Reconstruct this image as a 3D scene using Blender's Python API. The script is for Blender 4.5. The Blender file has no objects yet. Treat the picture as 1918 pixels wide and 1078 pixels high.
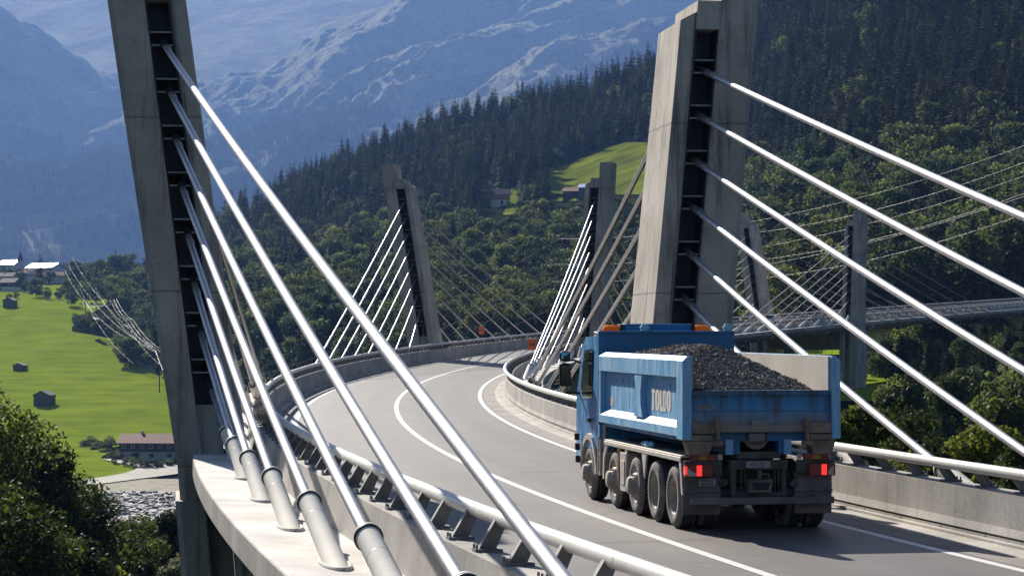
import bpy, math, random
import numpy as np
from mathutils import Vector, Matrix
SC = bpy.context.scene
COL = SC.collection
R = math.radians
# ------------------------------------------------------------------ camera, sky, sun, exposure
F, U0, HZ, CH = 4535.0, 959.0, 613.0, 3.445          # focal length in photo pixels, centre column, horizon row, eye height
cam = bpy.data.cameras.new('camera'); camo = bpy.data.objects.new('camera', cam); COL.objects.link(camo)
cam.sensor_width = 36.0; cam.lens = 36.0 * F / 1918.0
cam.clip_start = 0.3; cam.clip_end = 30000
camo.location = (0, 0, CH); camo.rotation_euler = (R(90) + math.atan((HZ - 539) / F), 0, 0)
SC.camera = camo
SUN_EL, SUN_AZ = R(29.3), R(23.0)                    # azimuth to the left of the view
sdir = Vector((-math.sin(SUN_AZ) * math.cos(SUN_EL), math.cos(SUN_AZ) * math.cos(SUN_EL), math.sin(SUN_EL)))
W = bpy.data.worlds.new('World'); SC.world = W; W.use_nodes = True
sky = W.node_tree.nodes.new('ShaderNodeTexSky'); sky.sky_type = 'NISHITA'; sky.sun_disc = False
sky.sun_elevation = SUN_EL; sky.sun_rotation = -SUN_AZ; sky.altitude = 1000; sky.air_density = 1.0; sky.dust_density = 0.6
W.node_tree.links.new(sky.outputs[0], W.node_tree.nodes['Background'].inputs[0])
W.node_tree.nodes['Background'].inputs[1].default_value = 0.05
sun = bpy.data.lights.new('sun', 'SUN'); sun.energy = 5.0; sun.angle = R(0.5); sun.color = (1.0, 0.93, 0.82)
suno = bpy.data.objects.new('sun', sun); COL.objects.link(suno)
suno.rotation_euler = sdir.to_track_quat('Z', 'Y').to_euler()
SC.view_settings.view_transform = 'Standard'; SC.view_settings.look = 'None'
SC.view_settings.exposure = 1.15; SC.view_settings.gamma = 1.0
HAZE = 0.8e-4
SC.cycles.volume_bounces = 0; SC.cycles.max_bounces = 6; SC.cycles.diffuse_bounces = 2; SC.cycles.glossy_bounces = 3
SC.cycles.transmission_bounces = 3; SC.cycles.transparent_max_bounces = 8
rnd = random.Random(7); rng = np.random.default_rng(7)
# ------------------------------------------------------------------ materials
def pos_noise(nt, scale, vec=None, detail=4, rough=0.55):
    n = nt.nodes.new('ShaderNodeTexNoise'); n.inputs['Scale'].default_value = scale
    n.inputs['Detail'].default_value = detail; n.inputs['Roughness'].default_value = rough
    if vec: nt.links.new(vec, n.inputs['Vector'])
    return n.outputs[0]
def ramp(nt, fac, stops):
    r = nt.nodes.new('ShaderNodeValToRGB'); cr = r.color_ramp
    while len(cr.elements) < len(stops): cr.elements.new(0.5)
    for e, (p, c) in zip(cr.elements, stops):
        e.position = p; e.color = (c, c, c, 1) if isinstance(c, (int, float)) else (*c, 1)
    nt.links.new(fac, r.inputs[0]); return r.outputs[0]
def mixc(nt, fac, a, b, mode='MIX'):
    m = nt.nodes.new('ShaderNodeMix'); m.data_type = 'RGBA'; m.blend_type = mode
    if isinstance(fac, (int, float)): m.inputs[0].default_value = fac
    else: nt.links.new(fac, m.inputs[0])
    for i, x in ((6, a), (7, b)):
        if isinstance(x, tuple): m.inputs[i].default_value = (*x, 1)
        else: nt.links.new(x, m.inputs[i])
    return m.outputs[2]
def coords(nt, scale=(1, 1, 1)):
    t = nt.nodes.new('ShaderNodeTexCoord'); m = nt.nodes.new('ShaderNodeMapping'); m.inputs['Scale'].default_value = scale
    nt.links.new(t.outputs['Object'], m.inputs['Vector']); return m.outputs[0]
def new_mat(name, rough=0.6, metal=0.0, spec=0.5):
    m = bpy.data.materials.new(name); m.use_nodes = True
    b = m.node_tree.nodes['Principled BSDF']
    b.inputs['Roughness'].default_value = rough; b.inputs['Metallic'].default_value = metal
    b.inputs['Specular IOR Level'].default_value = spec
    return m, m.node_tree, b
def bump(nt, b, h, strength, dist):
    n = nt.nodes.new('ShaderNodeBump'); n.inputs['Strength'].default_value = strength; n.inputs['Distance'].default_value = dist
    nt.links.new(h, n.inputs['Height']); nt.links.new(n.outputs[0], b.inputs['Normal'])
def simple(name, c, rough=0.6, metal=0.0, var=0.25, scale=3.0, spec=0.5, dirt=None, bumps=0.0, stretch=(1, 1, 1)):
    m, nt, b = new_mat(name, rough, metal, spec)
    v = coords(nt, stretch)
    n = pos_noise(nt, scale, v)
    lo = tuple(x * (1 - var) for x in c); hi = tuple(min(1, x * (1 + var)) for x in c)
    col = ramp(nt, n, [(0.3, lo), (0.7, hi)])
    if dirt:
        n2 = pos_noise(nt, scale * 0.6, v, 6, 0.7)
        col = mixc(nt, ramp(nt, n2, [(dirt[1], 0.0), (dirt[1] + 0.2, 0.85)]), col, dirt[0])
    nt.links.new(col, b.inputs['Base Color'])
    if bumps: bump(nt, b, pos_noise(nt, scale * 8, v), bumps, 0.02)
    return m
def concrete(name, c, streak=0.5, joints=0.0, dark=(0.07, 0.062, 0.05), bumps=0.4, stain=0.5):
    m, nt, b = new_mat(name, 0.85, 0, 0.25)
    v = coords(nt); vs = coords(nt, (2.2, 2.2, 0.12))
    n = pos_noise(nt, 0.5, v, 5); f = pos_noise(nt, 18, v, 3)
    col = ramp(nt, n, [(0.3, tuple(x * 0.66 for x in c)), (0.7, tuple(min(1, x * 1.2) for x in c))])
    col = mixc(nt, 0.22, col, ramp(nt, f, [(0.35, 0.2), (0.65, 1.0)]), 'MULTIPLY')
    s = pos_noise(nt, 1.6, vs, 5, 0.7)
    col = mixc(nt, ramp(nt, s, [(0.52, 0.0), (0.75, streak)]), col, dark)
    p = pos_noise(nt, 0.9, v, 8, 0.75)
    col = mixc(nt, ramp(nt, p, [(0.56, 0.0), (0.72, stain)]), col, tuple(x * 0.45 for x in c))
    vo = nt.nodes.new('ShaderNodeTexVoronoi'); vo.inputs['Scale'].default_value = 2.2; nt.links.new(v, vo.inputs['Vector'])
    col = mixc(nt, ramp(nt, vo.outputs['Distance'], [(0.03, 0.6), (0.06, 0.0)]), col, (0.05, 0.045, 0.04))
    if joints:
        sp = nt.nodes.new('ShaderNodeSeparateXYZ'); nt.links.new(v, sp.inputs[0])
        a = nt.nodes.new('ShaderNodeMath'); a.operation = 'PINGPONG'; a.inputs[1].default_value = joints / 2
        w = nt.nodes.new('ShaderNodeMath'); w.operation = 'MULTIPLY_ADD'; w.inputs[1].default_value = 0.12
        nt.links.new(pos_noise(nt, 0.8, v, 2), w.inputs[0]); nt.links.new(sp.outputs[2], w.inputs[2])
        nt.links.new(w.outputs[0], a.inputs[0])
        col = mixc(nt, ramp(nt, a.outputs[0], [(0.012, 0.55), (0.035, 0.0)]), col, (0.09, 0.08, 0.07))
    nt.links.new(col, b.inputs['Base Color'])
    bump(nt, b, f, bumps, 0.01)
    return m
M = {}
M['pylon'] = concrete('pylon_concrete', (0.53, 0.48, 0.42), 0.95, 4.4, stain=0.75)
M['ledge'] = concrete('coated_ledge', (0.70, 0.66, 0.61), 0.0, 0, stain=0.12, bumps=0.15)
M['wall'] = concrete('parapet_concrete', (0.46, 0.43, 0.39), 0.4, 0)
M['deck'] = concrete('deck_concrete', (0.3, 0.275, 0.235), 0.75, 0)
M['kerb'] = concrete('kerb_stone', (0.48, 0.44, 0.40), 0.2, 0)
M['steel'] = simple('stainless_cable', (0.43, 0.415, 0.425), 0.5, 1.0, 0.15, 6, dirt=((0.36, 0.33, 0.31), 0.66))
M['cable_mid'] = simple('dimmed_steel_cable', (0.36, 0.345, 0.34), 0.42, 1.0, 0.1, 6)  # dimmer copy of the cable steel, colour lowered to mute sun highlights
M['cable_far'] = simple('shade_dark_cable', (0.2, 0.185, 0.175), 0.5, 0.8, 0.1, 6)  # same cables coloured darker, standing in for the missing sun highlight
M['rail'] = simple('cream_rail_paint', (0.66, 0.63, 0.57), 0.42, 0, 0.06, 2, dirt=((0.3, 0.27, 0.22), 0.66))
M['socket'] = simple('cream_socket_paint', (0.86, 0.80, 0.69), 0.8, 0, 0.06, 2, spec=0.3, dirt=((0.25, 0.22, 0.18), 0.68))
M['bracket'] = simple('grey_bracket_paint', (0.2, 0.195, 0.19), 0.6, 0.2, 0.3, 4)
M['darksteel'] = simple('dark_painted_steel', (0.035, 0.037, 0.042), 0.5, 0.3, 0.3, 4)
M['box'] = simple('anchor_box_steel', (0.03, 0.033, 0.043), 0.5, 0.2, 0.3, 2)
M['lip'] = simple('grey_steel_edge', (0.30, 0.29, 0.28), 0.5, 0.4, 0.2, 4)
def asphalt():
    m, nt, b = new_mat('asphalt', 0.62, 0, 0.42)
    v = coords(nt); g = pos_noise(nt, 30, v, 3, 0.7); n = pos_noise(nt, 0.35, v, 4)
    col = ramp(nt, n, [(0.3, (0.104, 0.088, 0.080)), (0.7, (0.150, 0.128, 0.117))])
    col = mixc(nt, 0.5, col, ramp(nt, g, [(0.3, 0.45), (0.7, 1.0)]), 'MULTIPLY')
    vo = nt.nodes.new('ShaderNodeTexVoronoi'); vo.feature = 'DISTANCE_TO_EDGE'; vo.inputs['Scale'].default_value = 0.22
    w = nt.nodes.new('ShaderNodeMix'); w.data_type = 'VECTOR'; w.inputs[0].default_value = 0.35
    nn = nt.nodes.new('ShaderNodeTexNoise'); nn.inputs['Scale'].default_value = 0.8; nt.links.new(v, nn.inputs['Vector'])
    nt.links.new(v, w.inputs[4]); nt.links.new(nn.outputs['Color'], w.inputs[5]); nt.links.new(w.outputs[1], vo.inputs['Vector'])
    k = ramp(nt, vo.outputs['Distance'], [(0.004, 0.45), (0.012, 0.0)])
    col = mixc(nt, k, col, (0.05, 0.045, 0.045))
    s = pos_noise(nt, 0.9, v, 7, 0.75)
    col = mixc(nt, ramp(nt, s, [(0.6, 0.0), (0.74, 0.35)]), col, (0.32, 0.30, 0.29))
    at = nt.nodes.new('ShaderNodeAttribute'); at.attribute_name = 'wear'
    col = mixc(nt, at.outputs['Fac'], col, (0.070, 0.062, 0.058))
    nt.links.new(col, b.inputs['Base Color']); bump(nt, b, g, 0.5, 0.008)
    return m
M['asphalt'] = asphalt()
M['paint'] = simple('road_paint', (0.66, 0.64, 0.61), 0.6, 0, 0.1, 3, dirt=((0.3, 0.28, 0.27), 0.6))
M['gutter'] = simple('gutter_asphalt', (0.2, 0.175, 0.155), 0.8, 0, 0.3, 0.8, bumps=0.3)
def foliage(name, c, var=0.45, trans=0.35, hue=(1.25, 1.1, 0.7), rough=0.6):
    m, nt, b = new_mat(name, rough, 0, 0.06)
    at = nt.nodes.new('ShaderNodeAttribute'); at.attribute_name = 'tint'
    oi = nt.nodes.new('ShaderNodeObjectInfo')
    lo = tuple(x * (1 - var) for x in c); hi = tuple(x * (1 + var) * h for x, h in zip(c, hue))
    col = ramp(nt, at.outputs['Fac'], [(0.0, lo), (1.0, hi)])
    col = mixc(nt, 1.0, col, ramp(nt, oi.outputs['Random'], [(0.0, (0.35, 0.43, 0.52)), (0.5, (0.85, 0.93, 1.0)), (0.85, (1.45, 1.4, 1.15)), (1.0, (2.1, 1.9, 1.3))]), 'MULTIPLY')
    nt.links.new(col, b.inputs['Base Color'])
    tr = nt.nodes.new('ShaderNodeBsdfTranslucent'); nt.links.new(col, tr.inputs[0])
    ms = nt.nodes.new('ShaderNodeMixShader'); ms.inputs[0].default_value = trans
    nt.links.new(b.outputs[0], ms.inputs[1]); nt.links.new(tr.outputs[0], ms.inputs[2])
    nt.links.new(ms.outputs[0], nt.nodes['Material Output'].inputs[0])
    return m
M['spruce'] = foliage('spruce_needles', (0.036, 0.046, 0.026), 0.6, 0.15, (1.35, 1.2, 0.8), 0.9)
M['leaf'] = foliage('broad_leaves', (0.074, 0.102, 0.042), 0.55, 0.5, (1.2, 1.12, 0.75))
M['leafnear'] = foliage('near_leaves', (0.060, 0.086, 0.02), 0.6, 0.42)
M['leafsilver'] = foliage('silver_leaves', (0.17, 0.19, 0.13), 0.35, 0.3)
M['bark'] = simple('bark', (0.09, 0.075, 0.06), 0.9, 0, 0.4, 6)
def grassmat(name, c, rough=0.9, s=0.06, var=0.3):
    m, nt, b = new_mat(name, rough, 0, 0.0)
    v = coords(nt); n = pos_noise(nt, s, v, 6, 0.6); g = pos_noise(nt, 1.2, v, 4, 0.7)
    col = ramp(nt, n, [(0.3, tuple(x * (1 - var) for x in c)), (0.7, tuple(x * (1 + var) * h for x, h in zip(c, (1.1, 1.0, 0.9))))])
    col = mixc(nt, 0.4, col, ramp(nt, g, [(0.3, 0.45), (0.7, 1.0)]), 'MULTIPLY')
    st = pos_noise(nt, 0.5, coords(nt, (0.05, 0.55, 0.05)), 3, 0.6)
    col = mixc(nt, 0.45, col, ramp(nt, st, [(0.4, 0.62), (0.62, 1.0)]), 'MULTIPLY')
    nt.links.new(col, b.inputs['Base Color']); bump(nt, b, g, 0.6, 0.3)
    return m
M['field'] = grassmat('mown_grass', (0.225, 0.315, 0.03), var=0.2)
M['meadow'] = grassmat('alpine_meadow', (0.17, 0.215, 0.03), s=0.05, var=0.5)
M['terrain'] = grassmat('forest_floor', (0.022, 0.03, 0.012), s=0.02)
M['track'] = simple('gravel_track', (0.36, 0.33, 0.28), 0.9, 0, 0.2, 0.3)
M['bank'] = simple('dry_bank', (0.16, 0.14, 0.085), 0.9, 0, 0.5, 0.35)
# ------------------------------------------------------------------ mesh helpers
class MB:
    def __init__(s): s.v = []; s.f = []; s.m = []; s.s = []
    def add(s, vs, fs, m=0, sm=False):
        o = len(s.v); s.v += [tuple(p) for p in vs]
        for f in fs: s.f.append(tuple(i + o for i in f)); s.m.append(m); s.s.append(sm)
    def box(s, x0, x1, y0, y1, z0, z1, m=0):
        s.add([(x0,y0,z0),(x1,y0,z0),(x1,y1,z0),(x0,y1,z0),(x0,y0,z1),(x1,y0,z1),(x1,y1,z1),(x0,y1,z1)],
              [(0,3,2,1),(4,5,6,7),(0,1,5,4),(1,2,6,5),(2,3,7,6),(3,0,4,7)], m)
    def hexa(s, p, m=0): s.add(p, [(0,3,2,1),(4,5,6,7),(0,1,5,4),(1,2,6,5),(2,3,7,6),(3,0,4,7)], m)
    def prism(s, poly, fn, a, b, m=0):                    # poly in 2D, fn(p, t) -> 3D, between t=a and t=b
        n = len(poly)
        s.add([fn(p, a) for p in poly] + [fn(p, b) for p in poly],
              [tuple(range(n))[::-1], tuple(range(n, 2 * n))] + [(i, (i+1) % n, n + (i+1) % n, n + i) for i in range(n)], m)
    def tube(s, path, r, n=12, m=0, caps=True, sm=True):
        path = [Vector(p) for p in path]; rs = r if isinstance(r, (list, tuple)) else [r] * len(path)
        vs = []; up = Vector((0, 0, 1))
        for i, p in enumerate(path):
            d = (path[min(i+1, len(path)-1)] - path[max(i-1, 0)]).normalized()
            a = d.cross(up if abs(d.z) < 0.95 else Vector((1, 0, 0))).normalized(); b = a.cross(d)
            vs += [p + (a * math.cos(2*math.pi*k/n) + b * math.sin(2*math.pi*k/n)) * rs[i] for k in range(n)]
        fs = [(i*n+k, i*n+(k+1) % n, (i+1)*n+(k+1) % n, (i+1)*n+k) for i in range(len(path)-1) for k in range(n)]
        s.add(vs, fs, m, sm)
        if caps: s.add(vs[:n], [tuple(range(n))[::-1]], m); s.add(vs[-n:], [tuple(range(n))], m)
    def rev(s, prof, c, ax, n=32, m=0, sm=True):          # prof: (radius, along) revolved about axis ax through c
        c = Vector(c); ax = Vector(ax).normalized(); a = ax.orthogonal().normalized(); b = ax.cross(a)
        vs = [c + ax*h + (a*math.cos(2*math.pi*k/n) + b*math.sin(2*math.pi*k/n))*max(r, 1e-4) for r, h in prof for k in range(n)]
        s.add(vs, [(i*n+k, i*n+(k+1) % n, (i+1)*n+(k+1) % n, (i+1)*n+k) for i in range(len(prof)-1) for k in range(n)], m, sm)
    def build(s, name, mats, parent=None, bevel=0.0, smooth_angle=None):
        me = bpy.data.meshes.new(name); me.from_pydata(s.v, [], s.f)
        for mm in (mats if isinstance(mats, (list, tuple)) else [mats]): me.materials.append(mm)
        me.polygons.foreach_set('material_index', s.m); me.polygons.foreach_set('use_smooth', s.s)
        me.update()
        o = bpy.data.objects.new(name, me); COL.objects.link(o)
        if parent: o.parent = parent
        if bevel:
            b = o.modifiers.new('Bevel', 'BEVEL'); b.width = bevel; b.segments = 2; b.limit_method = 'ANGLE'; b.angle_limit = R(40)
        return o
def np_mesh(name, v, f, mats, smooth=False, tint=None, mi=None, attr='tint'):
    me = bpy.data.meshes.new(name); v = np.asarray(v, np.float32); f = np.asarray(f, np.int32)
    n, k = f.shape
    me.vertices.add(len(v)); me.vertices.foreach_set('co', v.ravel())
    me.loops.add(n * k); me.loops.foreach_set('vertex_index', f.ravel())
    me.polygons.add(n); me.polygons.foreach_set('loop_start', np.arange(0, n * k, k, dtype=np.int32))
    for m in mats: me.materials.append(m)
    if mi is not None: me.polygons.foreach_set('material_index', np.asarray(mi, np.int32))
    me.polygons.foreach_set('use_smooth', np.full(n, smooth))
    if tint is not None:
        dom = 'FACE' if len(tint) == n else 'POINT'
        a = me.attributes.new(attr, 'FLOAT', dom); a.data.foreach_set('value', np.asarray(tint, np.float32))
    me.update(); me.validate()
    return me
def tag(o, label=None, cat=None, group=None, kind=None):
    if label: o['label'] = label
    if cat: o['category'] = cat
    if group: o['group'] = group
    if kind: o['kind'] = kind
    return o
def empty(name, loc, rz=0.0):
    e = bpy.data.objects.new(name, None); e.empty_display_size = 0.3; COL.objects.link(e)
    e.location = loc; e.rotation_euler = (0, 0, rz); return e
def link(name, me, loc=(0, 0, 0), rz=0.0, sc=1.0, parent=None):
    o = bpy.data.objects.new(name, me); COL.objects.link(o); o.location = loc; o.rotation_euler = (0, 0, rz)
    o.scale = (sc, sc, sc) if isinstance(sc, (int, float)) else sc
    if parent: o.parent = parent
    return o
def grid_faces(nr, nc):
    i, j = np.meshgrid(np.arange(nr - 1), np.arange(nc - 1), indexing='ij'); a = (i * nc + j).ravel()
    return np.stack([a, a + 1, a + nc + 1, a + nc], 1)
# value noise
def _h(ix, iy, seed):
    n = (ix.astype(np.int64) * 374761393 + iy.astype(np.int64) * 668265263 + seed * 974634777) & 0x7fffffff
    n = ((n ^ (n >> 13)) * 1274126177) & 0x7fffffff
    return ((n ^ (n >> 16)) & 0xffff) / 65535.0
def vnoise(x, y, seed=0):
    x = np.asarray(x, float); y = np.asarray(y, float)
    ix = np.floor(x); iy = np.floor(y); fx = x - ix; fy = y - iy
    fx = fx * fx * (3 - 2 * fx); fy = fy * fy * (3 - 2 * fy)
    a = _h(ix, iy, seed); b = _h(ix + 1, iy, seed); c = _h(ix, iy + 1, seed); d = _h(ix + 1, iy + 1, seed)
    return (a * (1 - fx) + b * fx) * (1 - fy) + (c * (1 - fx) + d * fx) * fy
def fbm(x, y, o=4, seed=0, ridged=False):
    t = 0; a = 0.5
    for k in range(o):
        n = vnoise(x, y, seed + k)
        t = t + a * ((1 - np.abs(2 * n - 1)) if ridged else n); a *= 0.5; x = x * 2.03 + 5.1; y = y * 2.03 + 1.7
    return t
# ------------------------------------------------------------------ the curve of the bridge
CX, CY, RR = 431.7, 121.4, 437.0
def road(s, o=0.0, z=0.0):
    th = s / RR
    return Vector((CX - (RR + o) * math.cos(th), CY + (RR + o) * math.sin(th), z + 5.485e-5 * max(0.0, s + 67.7) ** 2))
def heading(s): return -s / RR                           # rotation about Z that turns +Y into the road's direction
def px(p): return (U0 + F * p[0] / p[1], HZ - F * (p[2] - CH) / p[1])
def sweep(mb, sec, s0, s1, ds=2.0, m=0, closed=True, sm=False, caps=True):   # section of (o, z) points swept along the road
    n = max(2, int((s1 - s0) / ds) + 1); k = len(sec)
    vs = [road(s0 + (s1 - s0) * i / (n - 1), o, z) for i in range(n) for o, z in sec]
    fs = [(i*k+j, (i+1)*k+j, (i+1)*k+(j+1) % k, i*k+(j+1) % k) for i in range(n-1) for j in range(k if closed else k-1)]
    mb.add(vs, fs, m, sm)
    if closed and caps: mb.add(vs[:k], [tuple(range(k))], m); mb.add(vs[-k:], [tuple(range(k))[::-1]], m)
SA, SB = -124.0, 420.0
# ------------------------------------------------------------------ terrain
VD = [(20,-9),(60,-13),(120,-19),(200,-29),(350,-37.5),(540,-39.5),(640,-38.6)]
VV = [(665,898),(730,850),(800,805),(870,752),(980,690),(1230,572),(1400,543),(2000,508),(3000,497),(4300,492),(9000,480)]
vd = np.array([d for d, _ in VD] + [d for d, _ in VV], float)
vz = np.array([z for _, z in VD] + [CH + (HZ - v) / F * d for d, v in VV], float)
ku = [150, 280, 420, 560, 700, 850, 940, 1060, 1210, 1330, 1450, 1600, 1918, 2600]
k_rv = [600, 515, 425, 360, 300, 250, 220, 205, 150, 95, 20, -60, -150, -150]
k_fd = [1100, 1000, 850, 760, 700, 650, 630, 610, 560, 510, 440, 400, 380, 380]
k_rd = [1700, 1650, 1600, 1600, 1600, 1570, 1560, 1540, 1480, 1440, 1350, 1250, 1150, 1150]
def hill_z(u, d):
    rv = np.interp(u, ku, k_rv); fd = np.interp(u, ku, k_fd); rd = np.interp(u, ku, k_rd)
    t = (d - fd) / (rd - fd); tc = np.clip(t, 0, 1)
    v = 640 + (rv - 640) * tc ** 0.9
    dd = np.clip(d, fd, rd); z = CH + (HZ - v) / F * dd
    z = z - 0.45 * np.maximum(0, fd - d) - 0.3 * np.maximum(0, d - rd)
    return np.where(u < 150, -500, z)
def ground(u, d):
    u = np.asarray(u, float); d = np.asarray(d, float)
    z = np.interp(d, vd, vz)
    bank = np.interp(d, [20, 60, 110, 180, 240, 300, 400, 460], [-6, -9, -13, -17, -9, -5, -1.5, -10])
    w = np.clip((u - 1250) / 200, 0, 1) * np.clip((470 - d) / 40, 0, 1)
    z = z * (1 - w) + bank * w
    x = (u - U0) / F * d
    h = hill_z(u, d) + (fbm(x / 90, d / 90, 3, 3) - 0.45) * 14 * np.clip((d - 450) / 200, 0, 1)
    z = np.maximum(z, h)
    z = z + (fbm(x / 40, d / 40, 3, 11) - 0.45) * 1.2 * np.clip((u - 700) / 300, 0.15, 1)
    return z
def gpoint(u, d): return Vector(((u - U0) / F * d, d, float(ground(u, d))))
DS = np.geomspace(60, 4200, 900)
def hit(u, v, dmin=60.0, lo=None):                       # first terrain point seen at photo pixel (u, v)
    d = DS[DS >= dmin]; g = HZ - F * (ground(np.full(len(d), u), d) - CH) / d
    k = np.argmax(g <= v)
    if k == 0: dd = d[0]
    else:
        a, b = g[k-1], g[k]; t = (a - v) / (a - b + 1e-9); dd = d[k-1] + (d[k] - d[k-1]) * t
    return gpoint(u, dd)
def terrain():
    ud = np.linspace(-700, 2500, 330)
    ang = np.arctan((ud - U0) / F)
    a0, a1 = ang[0], ang[-1]
    full = np.concatenate([ang, np.linspace(a1, a0 + 2 * math.pi, 60)[1:]])
    dd = np.concatenate([np.geomspace(12, 300, 60), np.geomspace(306, 2200, 240), np.geomspace(2240, 4400, 20)])
    A, D = np.meshgrid(full, dd, indexing='ij')
    front = (A <= a1 + 1e-6)
    UU = np.where(front, U0 + F * np.tan(np.where(front, A, 0)), 0)
    Dy = D
    Z = ground(UU, Dy)
    far_z = np.interp(D, vd, vz) + np.clip((D - 900) * 0.22, 0, 500)
    t = np.clip(np.minimum(A - a1, a0 + 2 * math.pi - A) / 0.5, 0, 1)
    edge = np.where((A - a1) < (a0 + 2 * math.pi - A), ground(np.full(A.shape, ud[-1]), Dy), ground(np.full(A.shape, ud[0]), Dy))
    Z = np.where(front, Z, edge * (1 - t) + far_z * t)
    X = np.where(front, D * np.tan(np.where(front, A, 0)), D * np.sin(A)); Y = np.where(front, D, D * np.cos(A))
    # blend the straight-depth fan into the round one at the seams
    cosb = np.where(front, 1.0, 1.0 + (1 / math.cos(a1) - 1) * (1 - t)); X = X * cosb; Y = Y * cosb
    v = np.stack([X, Y, Z], -1).reshape(-1, 3)
    me = np_mesh('valley_ground', v, grid_faces(*A.shape)[:, ::-1], [M['terrain']], True)
    tag(link('valley_ground', me), kind='structure')
terrain()
def sheet(name, rows, mat, lift=0.25, nc=24, ridge=False, dmin=60.0):   # rows: (v, u_left, u_right) laid on the terrain
    rows = np.array(rows, float); n = max(8, int(abs(rows[-1, 0] - rows[0, 0]) / 3)); vv = np.linspace(rows[0, 0], rows[-1, 0], n)
    order = np.argsort(rows[:, 0]); r2 = rows[order]
    L = np.interp(vv, r2[:, 0], r2[:, 1]); Rr = np.interp(vv, r2[:, 0], r2[:, 2])
    P = []
    for i, v in enumerate(vv):
        for j in range(nc):
            e = 1 - 0.0
            u = L[i] + (Rr[i] - L[i]) * j / (nc - 1)
            jit = 2.2 * math.sin(v * 0.31 + j) if j in (0, nc - 1) else 0
            p = hit(u + jit, v, dmin); P.append((p.x, p.y, p.z + lift))
    me = np_mesh(name, P, grid_faces(n, nc), [mat], True)
    return tag(link(name, me), kind='structure')
# valley floor on the left
sheet('hay_field', [(534,-260,160),(548,-260,175),(560,-260,205),(575,-260,195),(600,-260,140),(622,-260,135),(640,-260,240),(690,-260,300),(740,-260,330),(820,-260,345),(838,-260,215),(858,-260,190),(866,-260,225),(874,-260,262),(888,-260,248),(904,-260,150)], M['field'], 0.3, 60)
sheet('farm_track', [(862,195,240),(868,215,262),(874,250,345),(880,258,350),(888,240,345),(896,190,290),(903,150,235),(912,136,160)], M['track'], 0.6, 16)
sheet('field_path', [(596,172,181),(606,176,186),(618,205,214),(640,225,232),(660,238,246),(684,262,276),(700,288,306)], M['track'], 0.6, 5)
sheet('river_bank', [(898,255,400),(908,150,400),(930,130,400)], M['bank'], 0.35, 24)
def river():
    b = sheet('gravel_riverbed', [(922,120,420),(935,120,420),(960,120,420),(1000,120,420)], simple('river_gravel', (0.16, 0.155, 0.15), 0.8, 0, 0.7, 0.55, bumps=0.6), 0.5, 30)
    mb = []; f = []; k = 0                              # boulders and cobbles heaped along the bed
    for i in range(2600):
        u = rnd.uniform(120, 420); v = rnd.uniform(924, 1000)
        p = hit(u, v); r = rnd.uniform(0.1, 0.85) ** 1.7
        q = rng.normal(size=(8, 3)); q /= np.linalg.norm(q, axis=1)[:, None]
        base = np.array([(-1,-1,-1),(1,-1,-1),(1,1,-1),(-1,1,-1),(-1,-1,1),(1,-1,1),(1,1,1),(-1,1,1)], float) * (0.8, 1.1, 0.55) + q * 0.35
        mb.append(base * r + (p.x, p.y, p.z + 0.5)); f.append(np.array([(0,3,2,1),(4,5,6,7),(0,1,5,4),(1,2,6,5),(2,3,7,6),(3,0,4,7)]) + k); k += 8
    me = np_mesh('river_stones', np.concatenate(mb), np.concatenate(f), [simple('river_stone', (0.22, 0.21, 0.205), 0.7, 0, 0.55, 0.4)])
    tag(link('river_stones', me), 'pale grey boulders and cobbles lying along the stream bed below the farm', 'stones', kind='stuff')
river()
CLEAR = []                                               # clearings on the hillside, in photo pixels
CLEAR += [np.array(r_, float) for r_ in ([(352,905,968),(396,905,962)], [(335,1040,1130),(378,1030,1125)])]
def clearing(name, rows):
    CLEAR.append(np.array(rows, float)); return sheet(name, rows, M['meadow'], 0.5, 24, dmin=500)
clearing('hillside_meadow', [(268,1170,1290),(285,1120,1290),(300,1085,1290),(318,1035,1290),(335,1022,1260),(350,1028,1235),(366,1035,1200)])
clearing('chalet_meadow', [(350,960,968),(372,952,972),(385,948,978),(404,944,985)])
clearing('barn_meadow', [(372,1046,1075),(378,1042,1080)])
sheet('bank_meadow', [(706,1590,1656),(720,1475,1660),(756,1475,1662)], M['field'], 0.4, 24, dmin=230)
sheet('bank_meadow', [(655,1488,1580),(668,1488,1580)], M['field'], 0.4, 12, dmin=300)
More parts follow.
